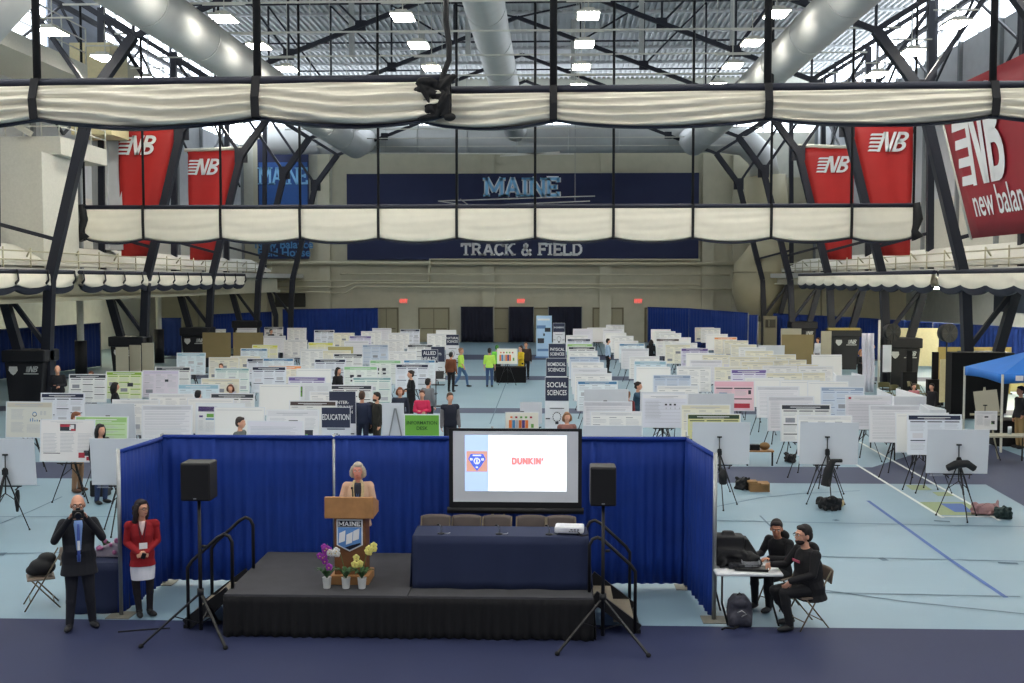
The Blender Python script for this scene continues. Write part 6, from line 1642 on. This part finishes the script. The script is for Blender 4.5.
mid(76, 413, 1.80, 'person in tan trousers and brown boots behind the red logo poster', 80, {}, (90, 60, 46), (146, 114, 88), (110, 66, 44), shoes=(84, 58, 40))
mid(338, 368, 1.66, 'woman with long dark hair in black near the mint titled board', 60, {}, (20, 20, 24), (24, 24, 28), (28, 22, 20), hair_style='long')
mid(323, 402, 1.6, 'person with sandy hair beside the education sign', 150, {}, (70, 60, 56), (40, 40, 44), (150, 110, 70))
mid(362, 392, 1.74, 'man in navy suit seen from behind beside the education sign', 175, {}, (34, 42, 66), (34, 40, 60), (70, 50, 40))
mid(377, 393, 1.72, 'dark haired man with beard in olive jacket and black backpack', -60, {}, (40, 40, 36), (50, 48, 40), (26, 22, 20), build=1.1, beard=(40, 30, 26))
x_, y_ = onfloor(371, 402, 1.45)
b = MB(); b.ell((0, 0, 0), (.24, .22, .30), 0, 12, 8); b.ell((.02, 0, -.3), (.26, .22, .3), 0, 12, 8); tag(b.build('backpack', nyl, loc=(x_ - .05, y_ + .1, 1.15), remesh=.02), 'large black backpack worn by the man in the olive jacket', 'backpack')
mid(400, 388, 1.66, 'woman in dark blazer behind the information desk', 10, {}, (34, 40, 56), (30, 30, 36), (120, 70, 46), hair_style='bob')
mid(411, 371, 1.74, 'woman in long black coat with dark hair tied up', -70, fold, (18, 18, 22), (20, 20, 24), (34, 24, 20), hair_style='bun', build=1.1, top_len=.16)
mid(428, 379, 1.70, 'person in grey jacket with dark hair beside the black coat', 150, {}, (110, 112, 116), (40, 40, 44), (26, 22, 22), build=1.1)
mid(422, 391, 1.60, 'woman in bright pink top behind the green sign', 0, fold, (196, 44, 84), (40, 40, 44), (90, 56, 46), hair_style='bun')
mid(450, 393.5, 1.76, 'man in grey shirt and navy vest left above the screen', 20, {}, (110, 108, 110), (34, 36, 46), (86, 66, 54), vest=(26, 30, 44))
mid(451, 352.5, 1.7, 'man in brown jacket at the far left edge of the aisle', 160, {}, (112, 66, 42), (22, 22, 26), (24, 20, 20))
mid(461, 348.5, 1.74, 'woman in neon yellow shirt striding across the far aisle', 75, walk, (186, 226, 92), (72, 102, 138), (150, 112, 84), hair_style='bun', sleeve=.2)
mid(489.5, 348.5, 1.74, 'man in neon yellow shirt seen from behind in the far aisle', 178, {}, (190, 232, 96), (60, 84, 122), (34, 28, 26), sleeve=.2)
mid(497, 345.5, 1.72, 'person in lime green shirt partly behind far display board', 170, {}, (118, 206, 74), (40, 40, 44), (60, 120, 50), sleeve=.3)
mid(521, 346, 1.68, 'person in yellow jacket beside the far display board', -60, fold, (206, 176, 40), (22, 22, 26), (50, 40, 36), top_len=.08)
mid(526, 342.5, 1.78, 'man in dark clothes behind the person in yellow', 0, {}, (50, 38, 36), (24, 24, 28), (60, 44, 36), build=1.1)
mid(567, 413, 1.62, 'woman with light brown hair looking over right edge of screen', 10, {}, (134, 92, 84), (60, 50, 50), (140, 100, 70), hair_style='bob')
mid(608, 339, 1.76, 'man in light blue shirt between the right poster columns', 100, {}, (160, 182, 206), (20, 22, 28), (24, 20, 20))
mid(638, 382.5, 1.72, 'woman in teal top reaching over boards in the right block', 70, dict(re=(-.26, -.15, 1.3), rw=(-.3, -.38, 1.3)), (44, 72, 92), (26, 24, 30), (30, 22, 22), hair_style='bun', build=1.1)
mid(628, 392, 1.5, 'person with brown hair bending beside the woman in teal', 150, {}, (110, 40, 44), (26, 24, 30), (120, 84, 60))
mid(651, 340, 1.68, 'woman in black seen in gap of right poster columns', 160, {}, (20, 20, 24), (20, 20, 24), (24, 20, 20), hair_style='long')
mid(271, 329.5, 1.75, 'dark haired person in black far back at left', 60, {}, (20, 20, 24), (24, 24, 28), (20, 18, 18)); mid(281, 335, 1.65, 'second dark haired person far back at left', 100, {}, (30, 28, 30), (24, 24, 28), (20, 18, 18))
mid(258.5, 340, 1.6, 'third dark haired person far back before the kraft panel', 150, {}, (30, 28, 30), (24, 24, 28), (26, 20, 18))
mid(221, 364, 1.6, 'person with brown hair low between far left boards', 0, {}, (150, 140, 130), (24, 24, 28), (96, 62, 44))
mid(818, 338, 1.68, 'person in white shirt beside the square kraft panel', -60, {}, (206, 208, 214), (60, 50, 46), (70, 50, 40))
mid(861, 350, 1.66, 'woman with blonde hair in black near the third padded base', 30, fold, (18, 18, 22), (24, 24, 28), (150, 104, 70), hair_style='bob')
mid(872, 344, 1.85, 'person in dark patterned top beside a white cloth drape', 90, {}, (40, 30, 44), (120, 96, 70), (60, 44, 38))
mid(932, 384, 1.4, 'dark clothed person seated near cream project board', -60, {}, (24, 22, 26), (24, 24, 28), (30, 24, 22))
mid(914, 384, 1.3, 'person in pink seated among the tables at right', 0, {}, (190, 120, 128), (40, 40, 44), (60, 44, 38))
mid(1021, 387, 1.76, 'man in tan trousers under the canopy at the right edge', -80, arm_w, (26, 26, 30), (150, 124, 84), (30, 24, 22))
b = MB(); b.grid(lambda u, v: Vector((.5 * u - .25 + .03 * math.sin(v * 5), .05 * math.sin(u * 18), 2.5 * v + .05)), 20, 5)
tag(b.build('hanging_white_cloth', M('white_cloth', (214, 212, 222), .8), loc=(at(868, 360, 47).x, 47, 0), solid=.01), 'tall white printed cloth hanging beside the right padded base', 'cloth')
b = MB(); b.cone((0, 0, 0), (0, 0, 3.1), .05, .05, 8); tag(b.build('white_pole', white, loc=(at(879.5, 360, 47.5).x, 47.6, 0)), 'tall white pole right of the hanging white cloth', 'pole')
